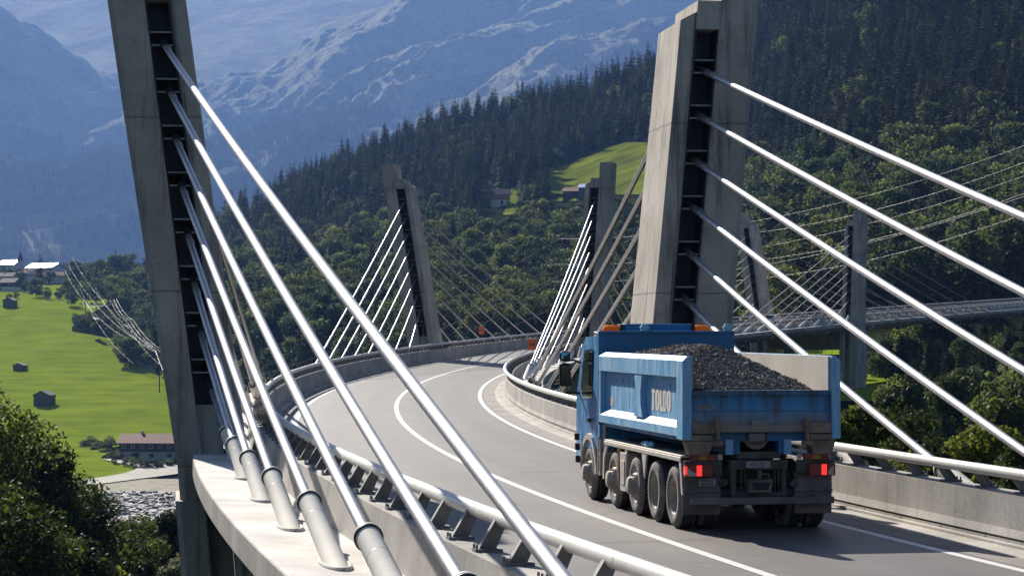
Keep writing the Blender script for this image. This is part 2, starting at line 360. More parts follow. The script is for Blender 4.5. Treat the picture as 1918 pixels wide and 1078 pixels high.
# far mountain: long spurs and gullies
MS = 1.6                                                 # the far range stands this many times 4 to 9 km away
def mountain():
    uu = np.linspace(-300, 1560, 760); dd = np.concatenate([np.linspace(3900, 6600, 520), np.linspace(6620, 9200, 110)]) * MS
    U, D = np.meshgrid(uu, dd / MS, indexing='ij'); X = (U - U0) / F * D
    rv = np.interp(U, [-500,-60,0,80,200,345,400,470,540,600,800,1700], [-60,5,14,42,64,84,76,58,18,-40,-110,-160])
    t = np.clip((D - 4000) / (6300 - 4000), 0, 1)
    v = 492 + (rv - 492) * t ** 0.95
    Z = CH + (HZ - v) / F * np.minimum(D, 6300)
    Z = np.where(D > 6300, Z - 0.12 * np.minimum(D - 6300, 300) , Z)
    back = CH + (HZ - np.interp(D, [6600, 8800], [190, -140])) / F * D
    Z = np.maximum(Z, np.where(D > 6600, back, -1e3))
    wx = (fbm(X / 700, D / 700, 3, 21) - 0.5) * 500
    sl = X * 0.78 - (D - 4000) * 0.62
    al = X * 0.62 + D * 0.78
    g1 = fbm((sl + wx) / 560, al / 2300, 2, 31, True)
    g2 = fbm((sl + wx * 0.7) / 190, al / 800, 3, 41, True)
    g3 = fbm(X / 55, D / 80, 4, 51)
    amp = np.clip((D - 4000) / 700, 0.05, 1) * np.clip((6900 - D) / 300, 0.12, 1)
    Z = Z + amp * ((g1 - 0.6) * 300 + (g2 - 0.6) * 105 + (g3 - 0.47) * 40 + (fbm(X / 17, D / 24, 2, 57) - 0.4) * 9)
    Z = CH + (Z - CH) * MS; X = X * MS; D = D * MS
    global MTN; MTN = (uu, dd, Z)
    vv = np.stack([X, D, Z], -1).reshape(-1, 3)
    m, nt, b = new_mat('alpine_slope', 0.95, 0, 0.1)
    c = coords(nt); n1 = pos_noise(nt, 0.0035, c, 10, 0.72); n2 = pos_noise(nt, 0.02, c, 6, 0.75)
    col = ramp(nt, n1, [(0.34, (0.08, 0.08, 0.035)), (0.46, (0.26, 0.245, 0.115)), (0.62, (0.42, 0.385, 0.24))])
    col = mixc(nt, 0.6, col, ramp(nt, n2, [(0.35, 0.3), (0.65, 1.0)]), 'MULTIPLY')
    nt.links.new(col, b.inputs['Base Color']); bump(nt, b, n2, 1.0, 25.0)
    me = np_mesh('mountain', vv, grid_faces(*U.shape)[:, ::-1], [m], True)
    tag(link('mountain', me), kind='structure')
mountain()
def mtn_z(u, d):
    uu, dd, Z = MTN
    i = np.clip(np.searchsorted(uu, u), 1, len(uu) - 1); j = np.clip(np.searchsorted(dd, d), 1, len(dd) - 1)
    return Z[i, j]
# ------------------------------------------------------------------ trees
def spruce_mesh(name, seed, whorls=26, per=9, quads=3, H=24.0, Rb=3.6):
    g = np.random.default_rng(seed); vs = []; tt = []
    for w in range(whorls):
        t = w / (whorls - 1); z = H * (0.06 + 0.93 * t)
        r = Rb * (1 - t) ** 0.78 * g.uniform(0.7, 1.15) + 0.12
        for k in range(per):
            a = 2 * math.pi * (k + g.uniform(-0.4, 0.4)) / per + w * 0.7; rr = r * g.uniform(0.65, 1.15)
            dx, dy = math.cos(a), math.sin(a); br = g.uniform(0.2, 0.9)
            for q in range(quads):
                f0 = q / quads * 0.85 + 0.05; f1 = min(1.08, f0 + 1.25 / quads)
                wd = rr * (0.34 - 0.2 * f0) * g.uniform(0.7, 1.3) + 0.1
                dz0 = -0.32 * rr * f0 ** 1.4; dz1 = -0.32 * rr * f1 ** 1.4 + g.uniform(-0.12, 0.12) * rr
                tw = g.uniform(-0.5, 0.5) * wd
                p0 = np.array([dx * rr * f0, dy * rr * f0, z + dz0]); p1 = np.array([dx * rr * f1, dy * rr * f1, z + dz1])
                sd = np.array([-dy * wd, dx * wd, tw - 0.25 * wd])
                sd2 = np.array([dy * wd, -dx * wd, -tw - 0.25 * wd])
                vs += [p0 * (1, 1, 1) + sd * 0.8, p0 + sd2 * 0.8, p1 + sd2 * 0.35, p1 + sd * 0.35]; tt.append(np.clip(br + g.uniform(-0.2, 0.2), 0, 1))
    vs = np.array(vs); f = np.arange(len(vs)).reshape(-1, 4)
    n = 6; tv = [(0.28 * math.cos(2*math.pi*k/n) * s, 0.28 * math.sin(2*math.pi*k/n) * s, z) for z, s in ((-1.5, 1), (H * 0.9, 0.1)) for k in range(n)]
    tf = [(k, (k+1) % n, n + (k+1) % n, n + k) for k in range(n)]
    return np_mesh(name, np.concatenate([vs, tv]), np.concatenate([f, np.array(tf) + len(vs)]), [M['spruce'], M['bark']], False,
                   np.concatenate([tt, np.full(n, 0.5)]), np.concatenate([np.zeros(len(f)), np.ones(n)]))
def crown_arrays(seed, H, Rc, nlobe, nleaf, leaf, low=0.22):
    g = np.random.default_rng(seed); c = []; rr = []
    for _ in range(nlobe):
        a = g.uniform(0, 2 * math.pi); h = g.uniform(low, 0.93); prof = math.sin(math.pi * min(1, max(0.08, (h - low + 0.12) / (1.12 - low)))) ** 0.6
        rad = Rc * prof * math.sqrt(g.uniform(0.15, 1.0)) * 0.8
        c.append((math.cos(a) * rad, math.sin(a) * rad, h * H)); rr.append(Rc * g.uniform(0.22, 0.42))
    c = np.array(c); rr = np.array(rr)
    k = g.integers(0, nlobe, nleaf); d = g.normal(size=(nleaf, 3)); d /= np.linalg.norm(d, axis=1)[:, None]
    rad = rr[k] * (0.55 + 0.5 * g.random(nleaf) ** 0.6)
    p = c[k] + d * rad[:, None] * (1, 1, 0.75)
    nrm = d * 0.6 + g.normal(size=(nleaf, 3)) * 0.55 + (0, 0, 0.35); nrm /= np.linalg.norm(nrm, axis=1)[:, None]
    a = np.cross(nrm, g.normal(size=(nleaf, 3))); a /= np.linalg.norm(a, axis=1)[:, None]; b = np.cross(nrm, a)
    L = leaf * g.uniform(0.6, 1.35, nleaf)[:, None]; Wd = L * 0.62
    vs = np.stack([p - a * L, p - b * Wd, p + a * L, p + b * Wd], 1).reshape(-1, 3)
    tint = np.clip(g.normal(0.45, 0.2, nleaf) + g.normal(0, 0.18, nlobe)[k], 0, 1)
    return vs, np.arange(nleaf * 4).reshape(-1, 4), tint, c
def trunk_arrays(H, c, r0, nb=7, seed=0):
    mb = MB(); g = random.Random(seed)
    mb.tube([(0, 0, -1.5), (0.1, 0.05, H * 0.3), (-0.1, 0.1, H * 0.75)], [r0, r0 * 0.7, r0 * 0.15], 7)
    for i in range(min(nb, len(c))):
        e = Vector(c[i * len(c) // nb]); z0 = max(0.12 * H, min(0.6 * H, e.z * 0.55)); b = Vector((0, 0, z0)); mid = (b + e) / 2 + Vector((0, 0, -0.04 * H))
        mb.tube([b, mid, e], [r0 * 0.42, r0 * 0.28, r0 * 0.08], 5)
    return mb
def leafy_mesh(name, seed, H=12.0, Rc=5.0, nlobe=26, nleaf=1500, leaf=0.5, mat='leaf'):
    vs, f, t, c = crown_arrays(seed, H, Rc, nlobe, nleaf, leaf)
    mb = trunk_arrays(H, c, 0.28, 5, seed); q = [x for x in mb.f if len(x) == 4]
    tv = np.array(mb.v); return np_mesh(name, np.concatenate([vs, tv]), np.concatenate([f, np.array(q) + len(vs)]), [M[mat], M['bark']], False,
        np.concatenate([t, np.full(len(q), 0.5)]), np.concatenate([np.zeros(len(f)), np.ones(len(q))]))
SPR = [spruce_mesh('spruce_tree', 100 + i, 26, 9, 3, (22, 25, 21, 24)[i], (4.3, 4.6, 5.0, 5.4)[i]) for i in range(4)]
LEA = [leafy_mesh('broadleaf_tree', 200 + i, (11, 13, 10, 12)[i], (4.6, 5.2, 4.4, 4.0)[i], 26 + 4 * i, 2600, 0.34) for i in range(4)]
SPF = [spruce_mesh('distant_spruce', 300 + i, 10, 6, 1, 24, 3.6) for i in range(2)]
def in_clear(u, v):
    for r in CLEAR:
        a = r[np.argsort(r[:, 0])]
        if a[0, 0] <= v <= a[-1, 0] and np.interp(v, a[:, 0], a[:, 1]) <= u <= np.interp(v, a[:, 0], a[:, 2]): return True
    return False
# hillside woods: one candidate per cell of a jittered grid
cand = []
for d in np.arange(430, 1720, 6.4):
    for u in np.arange(150, 2150, 6.4 / d * F):
        uu = u + rnd.uniform(-0.5, 0.5) * 6.4 / d * F; dd = d + rnd.uniform(-3.2, 3.2); cand.append((uu, dd))
cu = np.array([c[0] for c in cand]); cd = np.array([c[1] for c in cand]); cz = ground(cu, cd)
cv = HZ - F * (cz - CH) / cd; hz_ = hill_z(cu, cd); rdist = np.interp(cu, ku, k_rd)
on_hill = (hz_ > np.interp(cd, vd, vz) + 1.5) & (cd < rdist + 50) & (cd > np.interp(cu, ku, k_fd) - 140)
vb = np.interp(cu, [150, 420, 600, 900, 1200, 1400, 1918], [460, 535, 492, 445, 405, 340, 288])
pb = 1 / (1 + np.exp(-((cv - vb) / 22 + (fbm(cu / 90, cd / 90, 3, 61) - 0.45) * 9)))
pb = np.clip(pb, 0.06, 0.78)
spr, lea = [], []
for u, d, z, v, ok, p in zip(cu, cd, cz, cv, on_hill, pb):
    if not ok or u < 255: continue
    broad = rnd.random() < p; h = (12 if broad else 24)
    if broad and rnd.random() < 0.3: continue
    if float(fbm(u / 60, d / 60, 2, 81)) < 0.2: continue
    sc = rnd.uniform(0.6, 1.45) if broad else rnd.uniform(0.42, 1.08) * (0.85 if v > 420 else 1.0)
    top = v - h * sc * F / d
    if any(in_clear(u + du, vv) for vv in (v, v - 6, (v + top) / 2, top + 4) for du in (-6, 0, 6)): continue
    (lea if broad else spr).append((d, u, z, sc, rnd.uniform(0, 6.28), rnd.randrange(4)))
spr.sort(); lea.sort()
print('hill trees', len(spr), len(lea))
def wood_label(kind, u, d, z):
    v = HZ - F * (z - CH) / d; rd = float(np.interp(u, ku, k_rd))
    if kind == 's':
        if d > rd - 120: return 'dark spruce standing on the crest of the wooded hill', 'spruces on the hill crest'
        if u > 1420: return 'dark green spruce on the steep slope behind the right-hand cables', 'spruces on the right slope'
        if u < 720: return 'dark spruce in the wood behind the left-hand cables', 'spruces behind the left cables'
        return 'dark spruce on the slope behind the far pair of pylons', 'spruces behind the far pylons'
    if u > 1420: return 'yellow-green broadleaf tree on the slope behind the right-hand cables', 'broadleaf trees on the right slope'
    if u < 720: return 'round green broadleaf tree below the spruces behind the left-hand cables', 'broadleaf trees behind the left cables'
    return 'round green broadleaf tree on the slope behind the far pair of pylons', 'broadleaf trees behind the far pylons'
def scatter(name, pts, protos, label, cat):              # the mass of far trees: points that carry tree copies
    pts = np.array(pts, float); me = bpy.data.meshes.new(name); me.vertices.add(len(pts)); me.vertices.foreach_set('co', pts[:, :3].astype(np.float32).ravel())
    for nm, ty, col in (('scl', 'FLOAT', 3), ('rot', 'FLOAT', 4), ('idx', 'INT', 5)):
        a = me.attributes.new(nm, ty, 'POINT'); a.data.foreach_set('value', pts[:, col].astype(np.int32 if ty == 'INT' else np.float32))
    o = link(name, me); ng = bpy.data.node_groups.new(name, 'GeometryNodeTree')
    ng.interface.new_socket('Geometry', in_out='INPUT', socket_type='NodeSocketGeometry'); ng.interface.new_socket('Geometry', in_out='OUTPUT', socket_type='NodeSocketGeometry')
    N = ng.nodes.new; gi = N('NodeGroupInput'); go = N('NodeGroupOutput'); jn = N('GeometryNodeJoinGeometry'); L = ng.links.new
    def attr(nm, ty): a = N('GeometryNodeInputNamedAttribute'); a.data_type = ty; a.inputs[0].default_value = nm; return a.outputs[0]
    for k, pr in enumerate(protos):
        ip = N('GeometryNodeInstanceOnPoints'); oi = N('GeometryNodeObjectInfo'); oi.inputs[0].default_value = pr; oi.inputs['As Instance'].default_value = True
        cmp_ = N('FunctionNodeCompare'); cmp_.data_type = 'INT'; cmp_.operation = 'EQUAL'; L(attr('idx', 'INT'), cmp_.inputs[2]); cmp_.inputs[3].default_value = k
        cx = N('ShaderNodeCombineXYZ'); L(attr('rot', 'FLOAT'), cx.inputs[2])
        L(gi.outputs[0], ip.inputs['Points']); L(cmp_.outputs[0], ip.inputs['Selection']); L(oi.outputs['Geometry'], ip.inputs['Instance'])
        L(cx.outputs[0], ip.inputs['Rotation']); L(attr('scl', 'FLOAT'), ip.inputs['Scale']); L(ip.outputs[0], jn.inputs[0])
    L(jn.outputs[0], go.inputs[0]); md = o.modifiers.new('trees', 'NODES'); md.node_group = ng
    return tag(o, label, cat, kind='stuff')
def woods(kind, lst, meshes, name, cat, n=300):
    protos = {}
    for d, u, z, sc, rz, k in lst[:n]:
        o = link(name, meshes[k], ((u - U0) / F * d, d, z - 0.3), rz, (sc, sc, sc * 1.0)); lb, gr = wood_label(kind, u, d, z)
        tag(o, lb, cat, gr); protos.setdefault(k, o)
    return [protos[k] for k in range(4)]
ps = woods('s', spr, SPR, 'spruce_tree', 'spruce'); pl = woods('l', lea, LEA, 'broadleaf_tree', 'tree', 24)
scatter('spruce_forest', [((u - U0) / F * d, d, z - 0.3, sc, rz, k) for d, u, z, sc, rz, k in spr[300:]], ps, 'dense dark spruce forest covering the hillside beyond the bridge', 'forest')
scatter('broadleaf_woods', [((u - U0) / F * d, d, z - 0.3, sc, rz, k) for d, u, z, sc, rz, k in lea[24:]], pl, 'rounded green broadleaf woods on the lower hillside', 'woods')
# blue woods of the far mountain
far = []
for _ in range(80000):
    u = rnd.uniform(-120, 1420); d = MS * math.sqrt(rnd.uniform(3950 ** 2, 6000 ** 2)); z = float(mtn_z(u, d)); v = HZ - F * (z - CH) / d
    tl = np.interp(u, [-100, 0, 150, 330, 430, 560, 700, 850, 1000, 1100, 1200, 1420], [270, 260, 270, 285, 190, 170, 230, 260, 190, 125, 70, -20])
    n = float(fbm(u / 70, d / 260 / MS, 3, 71))
    if v < tl + (n - 0.45) * 170 or (n > 0.62 and rnd.random() < 0.7):
        if rnd.random() > 0.05 or v < 60: continue
    far.append(((u - U0) / F * d, d, z, rnd.uniform(0.8, 1.9), rnd.uniform(0, 6), rnd.randrange(2)))
print('far', len(far))
pf = []
for k in range(2):
    x, y, z, sc, rz, _ = far[k]; o = link('distant_spruce', SPF[k], (x, y, z), rz, sc); pf.append(o)
    tag(o, 'tiny blue-hazed spruce in the woods at the foot of the far mountain', 'spruce', 'spruces on the far mountain')
scatter('distant_forest', far[2:], pf, 'hazy blue forest on the flanks of the far mountain', 'forest')
# trees one can tell apart: trunk and crown of their own
NEARM = {}
def near_tree(name, label, u, vtop, d, H, Rc, mat='leafnear', nleaf=9000, leaf=0.2, seed=0, group='trees below the bridge', cat='tree', low=0.2, lobes=44):
    x = (u - U0) / F * d; zt = CH + (HZ - vtop) / F * d; key = (seed, mat, round(H), round(Rc), nleaf)
    if key not in NEARM:
        vs, f, t, c = crown_arrays(seed, H, Rc, lobes, nleaf, leaf, low)
        NEARM[key] = (np_mesh('crown', vs, f, [M[mat]], False, t), c)
    me, c = NEARM[key]
    e = empty(name, (x, d, zt - H * 1.02), rnd.uniform(0, 6)); tag(e, label, cat, group)
    link('crown', me, parent=e)
    mb = trunk_arrays(H, c, 0.03 * H, 9, seed); mb.tube([(0, 0, -12), (0, 0, -1)], 0.03 * H, 7); mb.build('trunk', M['bark'], e)
    return e
LT = 'leafy green tree on the bank below the left pylon'
for i, (u, vt, d, H, Rc, lb) in enumerate([
    (-70, 690, 118, 16, 5.2, 'tallest dark leafy tree, cut by the left edge of the picture'),
    (40, 782, 122, 14, 4.2, 'dark leafy tree on the bank next to the tallest one'),
    (118, 862, 128, 12, 3.6, 'dark bushy tree on the bank overlapping the gravel river at its top'),
    (185, 972, 132, 10, 3.0, 'dark leafy tree just below the river gravel'),
    (-20, 900, 96, 11, 4.0, 'sunlit yellow-green tree in the bottom left corner'),
    (90, 985, 100, 9, 3.2, 'shaded tree along the bottom edge left of the pylon foot'),
    (180, 1040, 104, 9, 2.8, 'low dark bush at the bottom edge between the corner tree and the pylon')]):
    near_tree('broadleaf_tree', lb, u, vt, d, H, Rc, 'leafnear', 26000, 0.125, 500 + i, lobes=90)
for i, (u, vt, d, H, Rc, m, lb) in enumerate([
    (248, 958, 150, 8, 2.6, 'leafnear', 'brownish green bush in front of the river gravel'),
    (300, 965, 160, 8, 2.6, 'leafsilver', 'silvery grey-green willow bush beside the left pylon foot'),
    (345, 945, 155, 9, 2.8, 'leafnear', 'bright green bush hard against the left pylon below the deck'),
    (285, 1040, 138, 8, 2.8, 'leafnear', 'bright green leafy bush at the bottom edge beside the pylon foot'),
    (350, 1035, 140, 8, 2.6, 'leafsilver', 'grey-green bush at the bottom edge touching the pylon foot')]):
    near_tree('bush', lb, u, vt, d, H, Rc, m, 14000, 0.125, 520 + i, 'bushes below the left pylon', 'bush', 0.05)
for i, (u, vt, d, H, Rc, lb) in enumerate([
    (1600, 738, 78, 7, 1.5, 'thin leafy shrub with upright twigs just right of the truck bed'),
    (1655, 800, 82, 7, 2.0, 'low leafy shrub behind the handrail where the steepest cable ends'),
    (1745, 812, 90, 7, 2.2, 'leafy shrub behind the handrail between the two lowest right cables'),
    (1850, 770, 95, 8, 2.4, 'yellow-green shrub behind the handrail under the right cables'),
    (1930, 800, 88, 8, 2.2, 'leafy shrub behind the handrail at the right edge'),
    (1700, 745, 120, 10, 2.7, 'dark broadleaf tree under the lowest right cables')]):
    near_tree('shrub', lb, u, vt, d, H, Rc, 'leafnear', 11000, 0.12, 540 + i, 'shrubs behind the right handrail', 'shrub', 0.05)
for i, (u, vt, d, H, Rc, lb) in enumerate([
    (1690, 705, 205, 13, 3.6, 'round green tree beside the small sunlit meadow under the far deck'),
    (1775, 690, 215, 14, 3.8, 'bright green rounded tree below the far bridge deck'),
    (1910, 680, 200, 14, 4.0, 'green broadleaf tree at the right edge below the far deck'),
    (1860, 735, 170, 12, 3.4, 'dark olive tree under the far deck near the right edge'),
    (1560, 775, 190, 10, 3.2, 'green tree showing just beside the truck bed'),
    (1480, 800, 210, 12, 3.8, 'green tree hidden mostly behind the truck bed'),
    (1640, 770, 160, 10, 3.0, 'leafy tree in front of the far pylon foot')]):
    near_tree('broadleaf_tree', lb, u, vt, d, H, Rc, 'leafnear', 9000, 0.24, 560 + i, 'trees under the far deck')
def near_spruce(lb, u, vt, d, H, seed):
    e = empty('spruce_tree', ((u - U0) / F * d, d, CH + (HZ - vt) / F * d - H), rnd.uniform(0, 6)); tag(e, lb, 'spruce', 'spruces under the far deck')
    me = spruce_mesh('crown', seed, 70, 15, 6, H, H * 0.21); link('crown', me, parent=e)
    mb = MB(); mb.tube([(0, 0, -8), (0, 0, H * 0.9)], [0.3, 0.05], 7); mb.build('trunk', M['bark'], e)
for i, (u, vt, d, H, lb) in enumerate([
    (1688, 612, 300, 22, 'dark spruce under the far deck just right of the concrete pier'),
    (1740, 625, 290, 20, 'dark spruce in the middle of the group under the far deck'),
    (1800, 640, 310, 22, 'dark spruce under the far deck between two green trees'),
    (1840, 655, 270, 20, 'broad dark spruce under the far deck toward the right edge'),
    (1890, 600, 330, 26, 'tall dark spruce reaching up to the far deck at the right')]):
    near_spruce(lb, u, vt, d, H, 700 + i)
def fit_tree(kind, u, vtop, d, lb, cat, grp):            # a tree whose top reaches the height seen in the photo
    k = rnd.randrange(4); g = float(ground(u, d)); zt = CH + (HZ - vtop) / F * d; me = (SPR if kind == 's' else LEA)[k]; h0 = (22, 25, 21, 24)[k] if kind == 's' else (11, 13, 10, 12)[k] * .98
    s = max(zt - g, 4.5) / h0
    tag(link('spruce_tree' if kind == 's' else 'broadleaf_tree', me, ((u - U0) / F * d, d, zt - s * h0), rnd.uniform(0, 6), (s * 1.1, s * 1.1, s) if kind == 's' else s), lb, cat, grp)
for row, (v0, v1, d0, d1, st) in enumerate(((586, 600, 400, 436, 12), (596, 616, 352, 398, 14), (624, 658, 318, 345, 20), (645, 690, 280, 325, 28), (676, 712, 240, 275, 34))):
    u = 1662 if row < 2 else 1672
    while u < 2040:
        uu = u + rnd.uniform(-7, 7); s_ = rnd.random() < (.6 if row < 2 else .4)
        fit_tree('s' if s_ else 'l', uu, rnd.uniform(v0, v1) - (uu - 1660) * .05 + (0 if s_ else 8), rnd.uniform(d0, d1), 'dark spruce in the dense wood under the far deck' if s_ else 'broadleaf tree in the dense wood under the far deck', 'spruce' if s_ else 'tree', 'wood under the far deck')
        u += st * rnd.uniform(.7, 1.2)
for u, v, d in ((1600, 672, 330), (1625, 660, 345), (1640, 668, 335), (1655, 655, 340), (1585, 665, 350), (1608, 655, 360), (1570, 690, 320), (1500, 700, 330), (1535, 690, 320)):
    fit_tree('l', u, v, d, 'dark bushy tree in the shade beside the far pier', 'tree', 'trees beside the far pier')
for i in range(74):                                      # wood filling the slope behind the far deck and its pier
    u = rnd.uniform(1380, 2080); d = rnd.uniform(335, 520); z = float(ground(u, d)); k = rnd.randrange(4); b = rnd.random() < .55
    v = HZ - F * (z - CH) / d
    if (u < 1675 or v - 300 * F / d / 18 < 620) and d < 440: continue
    tag(link('broadleaf_tree' if b else 'spruce_tree', (LEA if b else SPR)[k], ((u - U0) / F * d, d, z - .4), rnd.uniform(0, 6), rnd.uniform(.75, 1.15) * (1.15 if b else .8)),
        'broadleaf tree in the shady wood behind the far deck and pier' if b else 'spruce in the shady wood behind the far deck and pier', 'tree' if b else 'spruce', 'trees behind the far deck')
for i in range(26):
    t = rnd.random(); p = hit(160 + 62 * t + rnd.uniform(-4, 4), rnd.uniform(828, 838 + 22 * t), 640)
    tag(link('bush', LEA[rnd.randrange(4)], p - Vector((0, 0, .8)), rnd.uniform(0, 6), (rnd.uniform(.3, .5), rnd.uniform(.3, .5), rnd.uniform(.16, .26))), 'scrubby bush on the dark bank left of the farmhouse', 'bush', 'bushes on the bank by the farmhouse')
# copse and hedges in the left valley
vt_list = []
for i in range(90):
    v = rnd.uniform(520, 575); u = rnd.uniform(60, 470); 
    if v > 560 and u < 130: continue
    if v < 530 and u < 118: continue
    vt_list.append((u, v, rnd.uniform(0.6, 1.15)))
for i in range(30): vt_list.append((rnd.uniform(228, 330), rnd.uniform(575, 690), rnd.uniform(0.5, 0.9)))
for i in range(34):
    t = rnd.random(); vt_list.append((140 + 130 * t + rnd.uniform(-8, 8), 612 + 22 * t + rnd.uniform(-6, 6), rnd.uniform(0.3, 0.5)))
for u, v, s in ((18, 562, 0.5), (30, 560, 0.42), (48, 548, 0.75), (88, 562, 0.6), (110, 562, 0.55), (5, 522, 0.8), (20, 528, 0.9), (38, 530, 0.8)): vt_list.append((u, v, s))
for i in range(40): vt_list.append((rnd.uniform(290, 520), rnd.uniform(600, 760), rnd.uniform(0.7, 1.2)))
for u, v, s in vt_list:
    p = hit(u, v, 640)
    if u > 262 and v > 700 and u < 335: continue
    if v < 600 and u > 280 and rnd.random() < .35: continue
    sprc = (rnd.random() < 0.14 and v < 560)
    o = link('spruce_tree' if sprc else 'broadleaf_tree', (SPR if sprc else LEA)[rnd.randrange(4)], p - Vector((0, 0, 0.3)), rnd.uniform(0, 6), s * (1.1 if sprc else (0.95 if u < 135 else 1.55 if v < 600 else 1.35)))
    if v > 600 and u < 285: tag(o, 'round bush in the hedge along the path across the green field', 'bush', 'bushes in the field hedge')
    elif u < 130: tag(o, 'dark round tree at the village end of the green field', 'tree', 'trees by the village')
    else: tag(o, 'tree in the copse between the green field and the left pylon', 'tree', 'trees of the valley copse')
for u, v, s in ((215, 869, 0.24), (235, 873, 0.22), (250, 876, 0.26), (268, 877, 0.26), (285, 878, 0.26), (300, 877, 0.25), (318, 874, 0.25), (222, 862, 0.28)):
    p = hit(u, v, 640); tag(link('bush', LEA[rnd.randrange(4)], p, rnd.uniform(0, 6), (s * 1.6, s, s)), 'low hedge bush in front of the red-roofed farmhouse', 'bush', 'hedge by the farmhouse')
# ------------------------------------------------------------------ road, kerbs, deck, parapets
def road_sheet():
    os_ = np.array([-4.45, -4.0, -3.6, -3.1, -2.8, -2.4, -1.8, -1.1, -0.8, -0.4, 0, 0.4, 0.8, 1.1, 1.8, 2.4, 2.8, 3.1, 3.6, 4.0, 4.5])
    wear = np.array([.1, .1, .1, .2, .75, .8, .15, .8, .75, .1, 0, .1, .75, .8, .15, .8, .75, .2, .1, .1, .1]) * 0.8
    n = 300; ss = np.linspace(SA, SB, n); v = [road(s, o, 0.0) for s in ss for o in os_]
    t = np.concatenate([wear * (0.75 + 0.5 * float(vnoise(s / 9, 3, 5))) for s in ss])
    me = np_mesh('road', v, grid_faces(n, len(os_))[:, ::-1], [M['asphalt']], True, t, attr='wear'); tag(link('road', me), kind='structure')
road_sheet()
def strip(mb, o0, o1, s0, s1, z, ds=3): sweep(mb, [(o1, z), (o0, z)], s0, s1, ds, 0, False)
mb = MB(); strip(mb, -0.09, 0.09, SA, SB, 0.004); strip(mb, 3.72, 3.92, SA, SB, 0.004); strip(mb, -3.81, -3.63, SA, SB, 0.004)
tag(mb.build('road_marking', M['paint']), kind='structure')
mb = MB(); sweep(mb, [(-4.83, 0.09), (-4.83, 0.03), (-4.62, 0.03), (-4.45, 0.008), (-4.45, -0.1), (-5.0, -0.1), (-5.0, 0.09)], SA, SB, 2.5)
sweep(mb, [(4.5, -0.1), (4.5, 0.09), (4.9, 0.09), (4.9, -0.1)], SA, SB, 2.5)
tag(mb.build('kerb', M['kerb'], bevel=0.012), kind='structure')
def tar(name, lab):                                      # sealed cracks wandering along and across the asphalt
    g = random.Random(12); mb = MB()
    for _ in range(34):
        s = g.uniform(-100, 40); o = g.uniform(-3.4, 3.5); n = g.randint(8, 22); al = g.random() < .55; w = g.uniform(.012, .028); L_ = []
        for k in range(n): L_.append((s, o)); s += g.uniform(.15, .5) if al else g.uniform(-.12, .12); o += g.uniform(-.05, .05) if al else .16
        L_ = [q for q in L_ if -3.5 < q[1] < 3.65 and abs(q[1]) > .12]
        for (sa, oa), (sb, ob) in zip(L_[:-1], L_[1:]):
            if abs(ob - oa) > .5: continue
            ds, do = (0, w) if al else (w, 0)
            mb.add([road(sa - ds, oa - do, .003), road(sb - ds, ob - do, .003), road(sb + ds, ob + do, .003), road(sa + ds, oa + do, .003)], [(0, 1, 2, 3)])
    tag(mb.build(name, simple('bitumen', (0.05, 0.045, 0.043), .55, 0, .2, 3)), kind='structure')
tar('road_repair_marking', '')
mb = MB(); strip(mb, -4.46, -3.9, SA, SB, 0.003); tag(mb.build('gutter', M['gutter']), kind='structure')
mb = MB(); sweep(mb, [(-6.5, -0.16), (-5.3, -0.4), (5.3, -0.4), (6.5, -0.16), (6.5, -0.5), (5.6, -0.85), (-5.6, -0.85), (-6.5, -0.5)], SA, SB, 3)
dk = mb.build('bridge_deck', M['deck']); tag(dk, 'long curving concrete bridge deck carrying the two-lane road', 'bridge deck')
for sg in (1, -1):
    mb = MB(); sec = [(5.25, 0.22), (6.85, 0.27), (6.85, -0.15), (6.6, -0.17), (5.25, -0.17)]
    if sg < 0: sec = [(-a, b) for a, b in sec][::-1]
    sweep(mb, sec, SA, SB, 2.0, 0); e = mb.build('edge_ledge', [M['ledge']], dk, bevel=0.02)
    mb = MB(); sec = [(6.852, 0.255), (6.88, 0.255), (6.88, -0.16), (6.852, -0.16)]
    if sg < 0: sec = [(-a, b) for a, b in sec][::-1]
    sweep(mb, sec, SA, SB, 2.0, 0); mb.build('edge_face', M['wall'], e)
mb = MB()
for k in range(44, 90):                                     # cross ribs showing below the deck edge
    s = SA + 6 * k + 2
    mb = MB(); mb.prism([(5.6, -0.5), (6.45, -0.5), (6.45, -0.72), (5.6, -1.0)], lambda p, t: road(s + t, -p[0], p[1]), -0.7, 0.7); mb.build('deck_rib', M['deck'], dk)
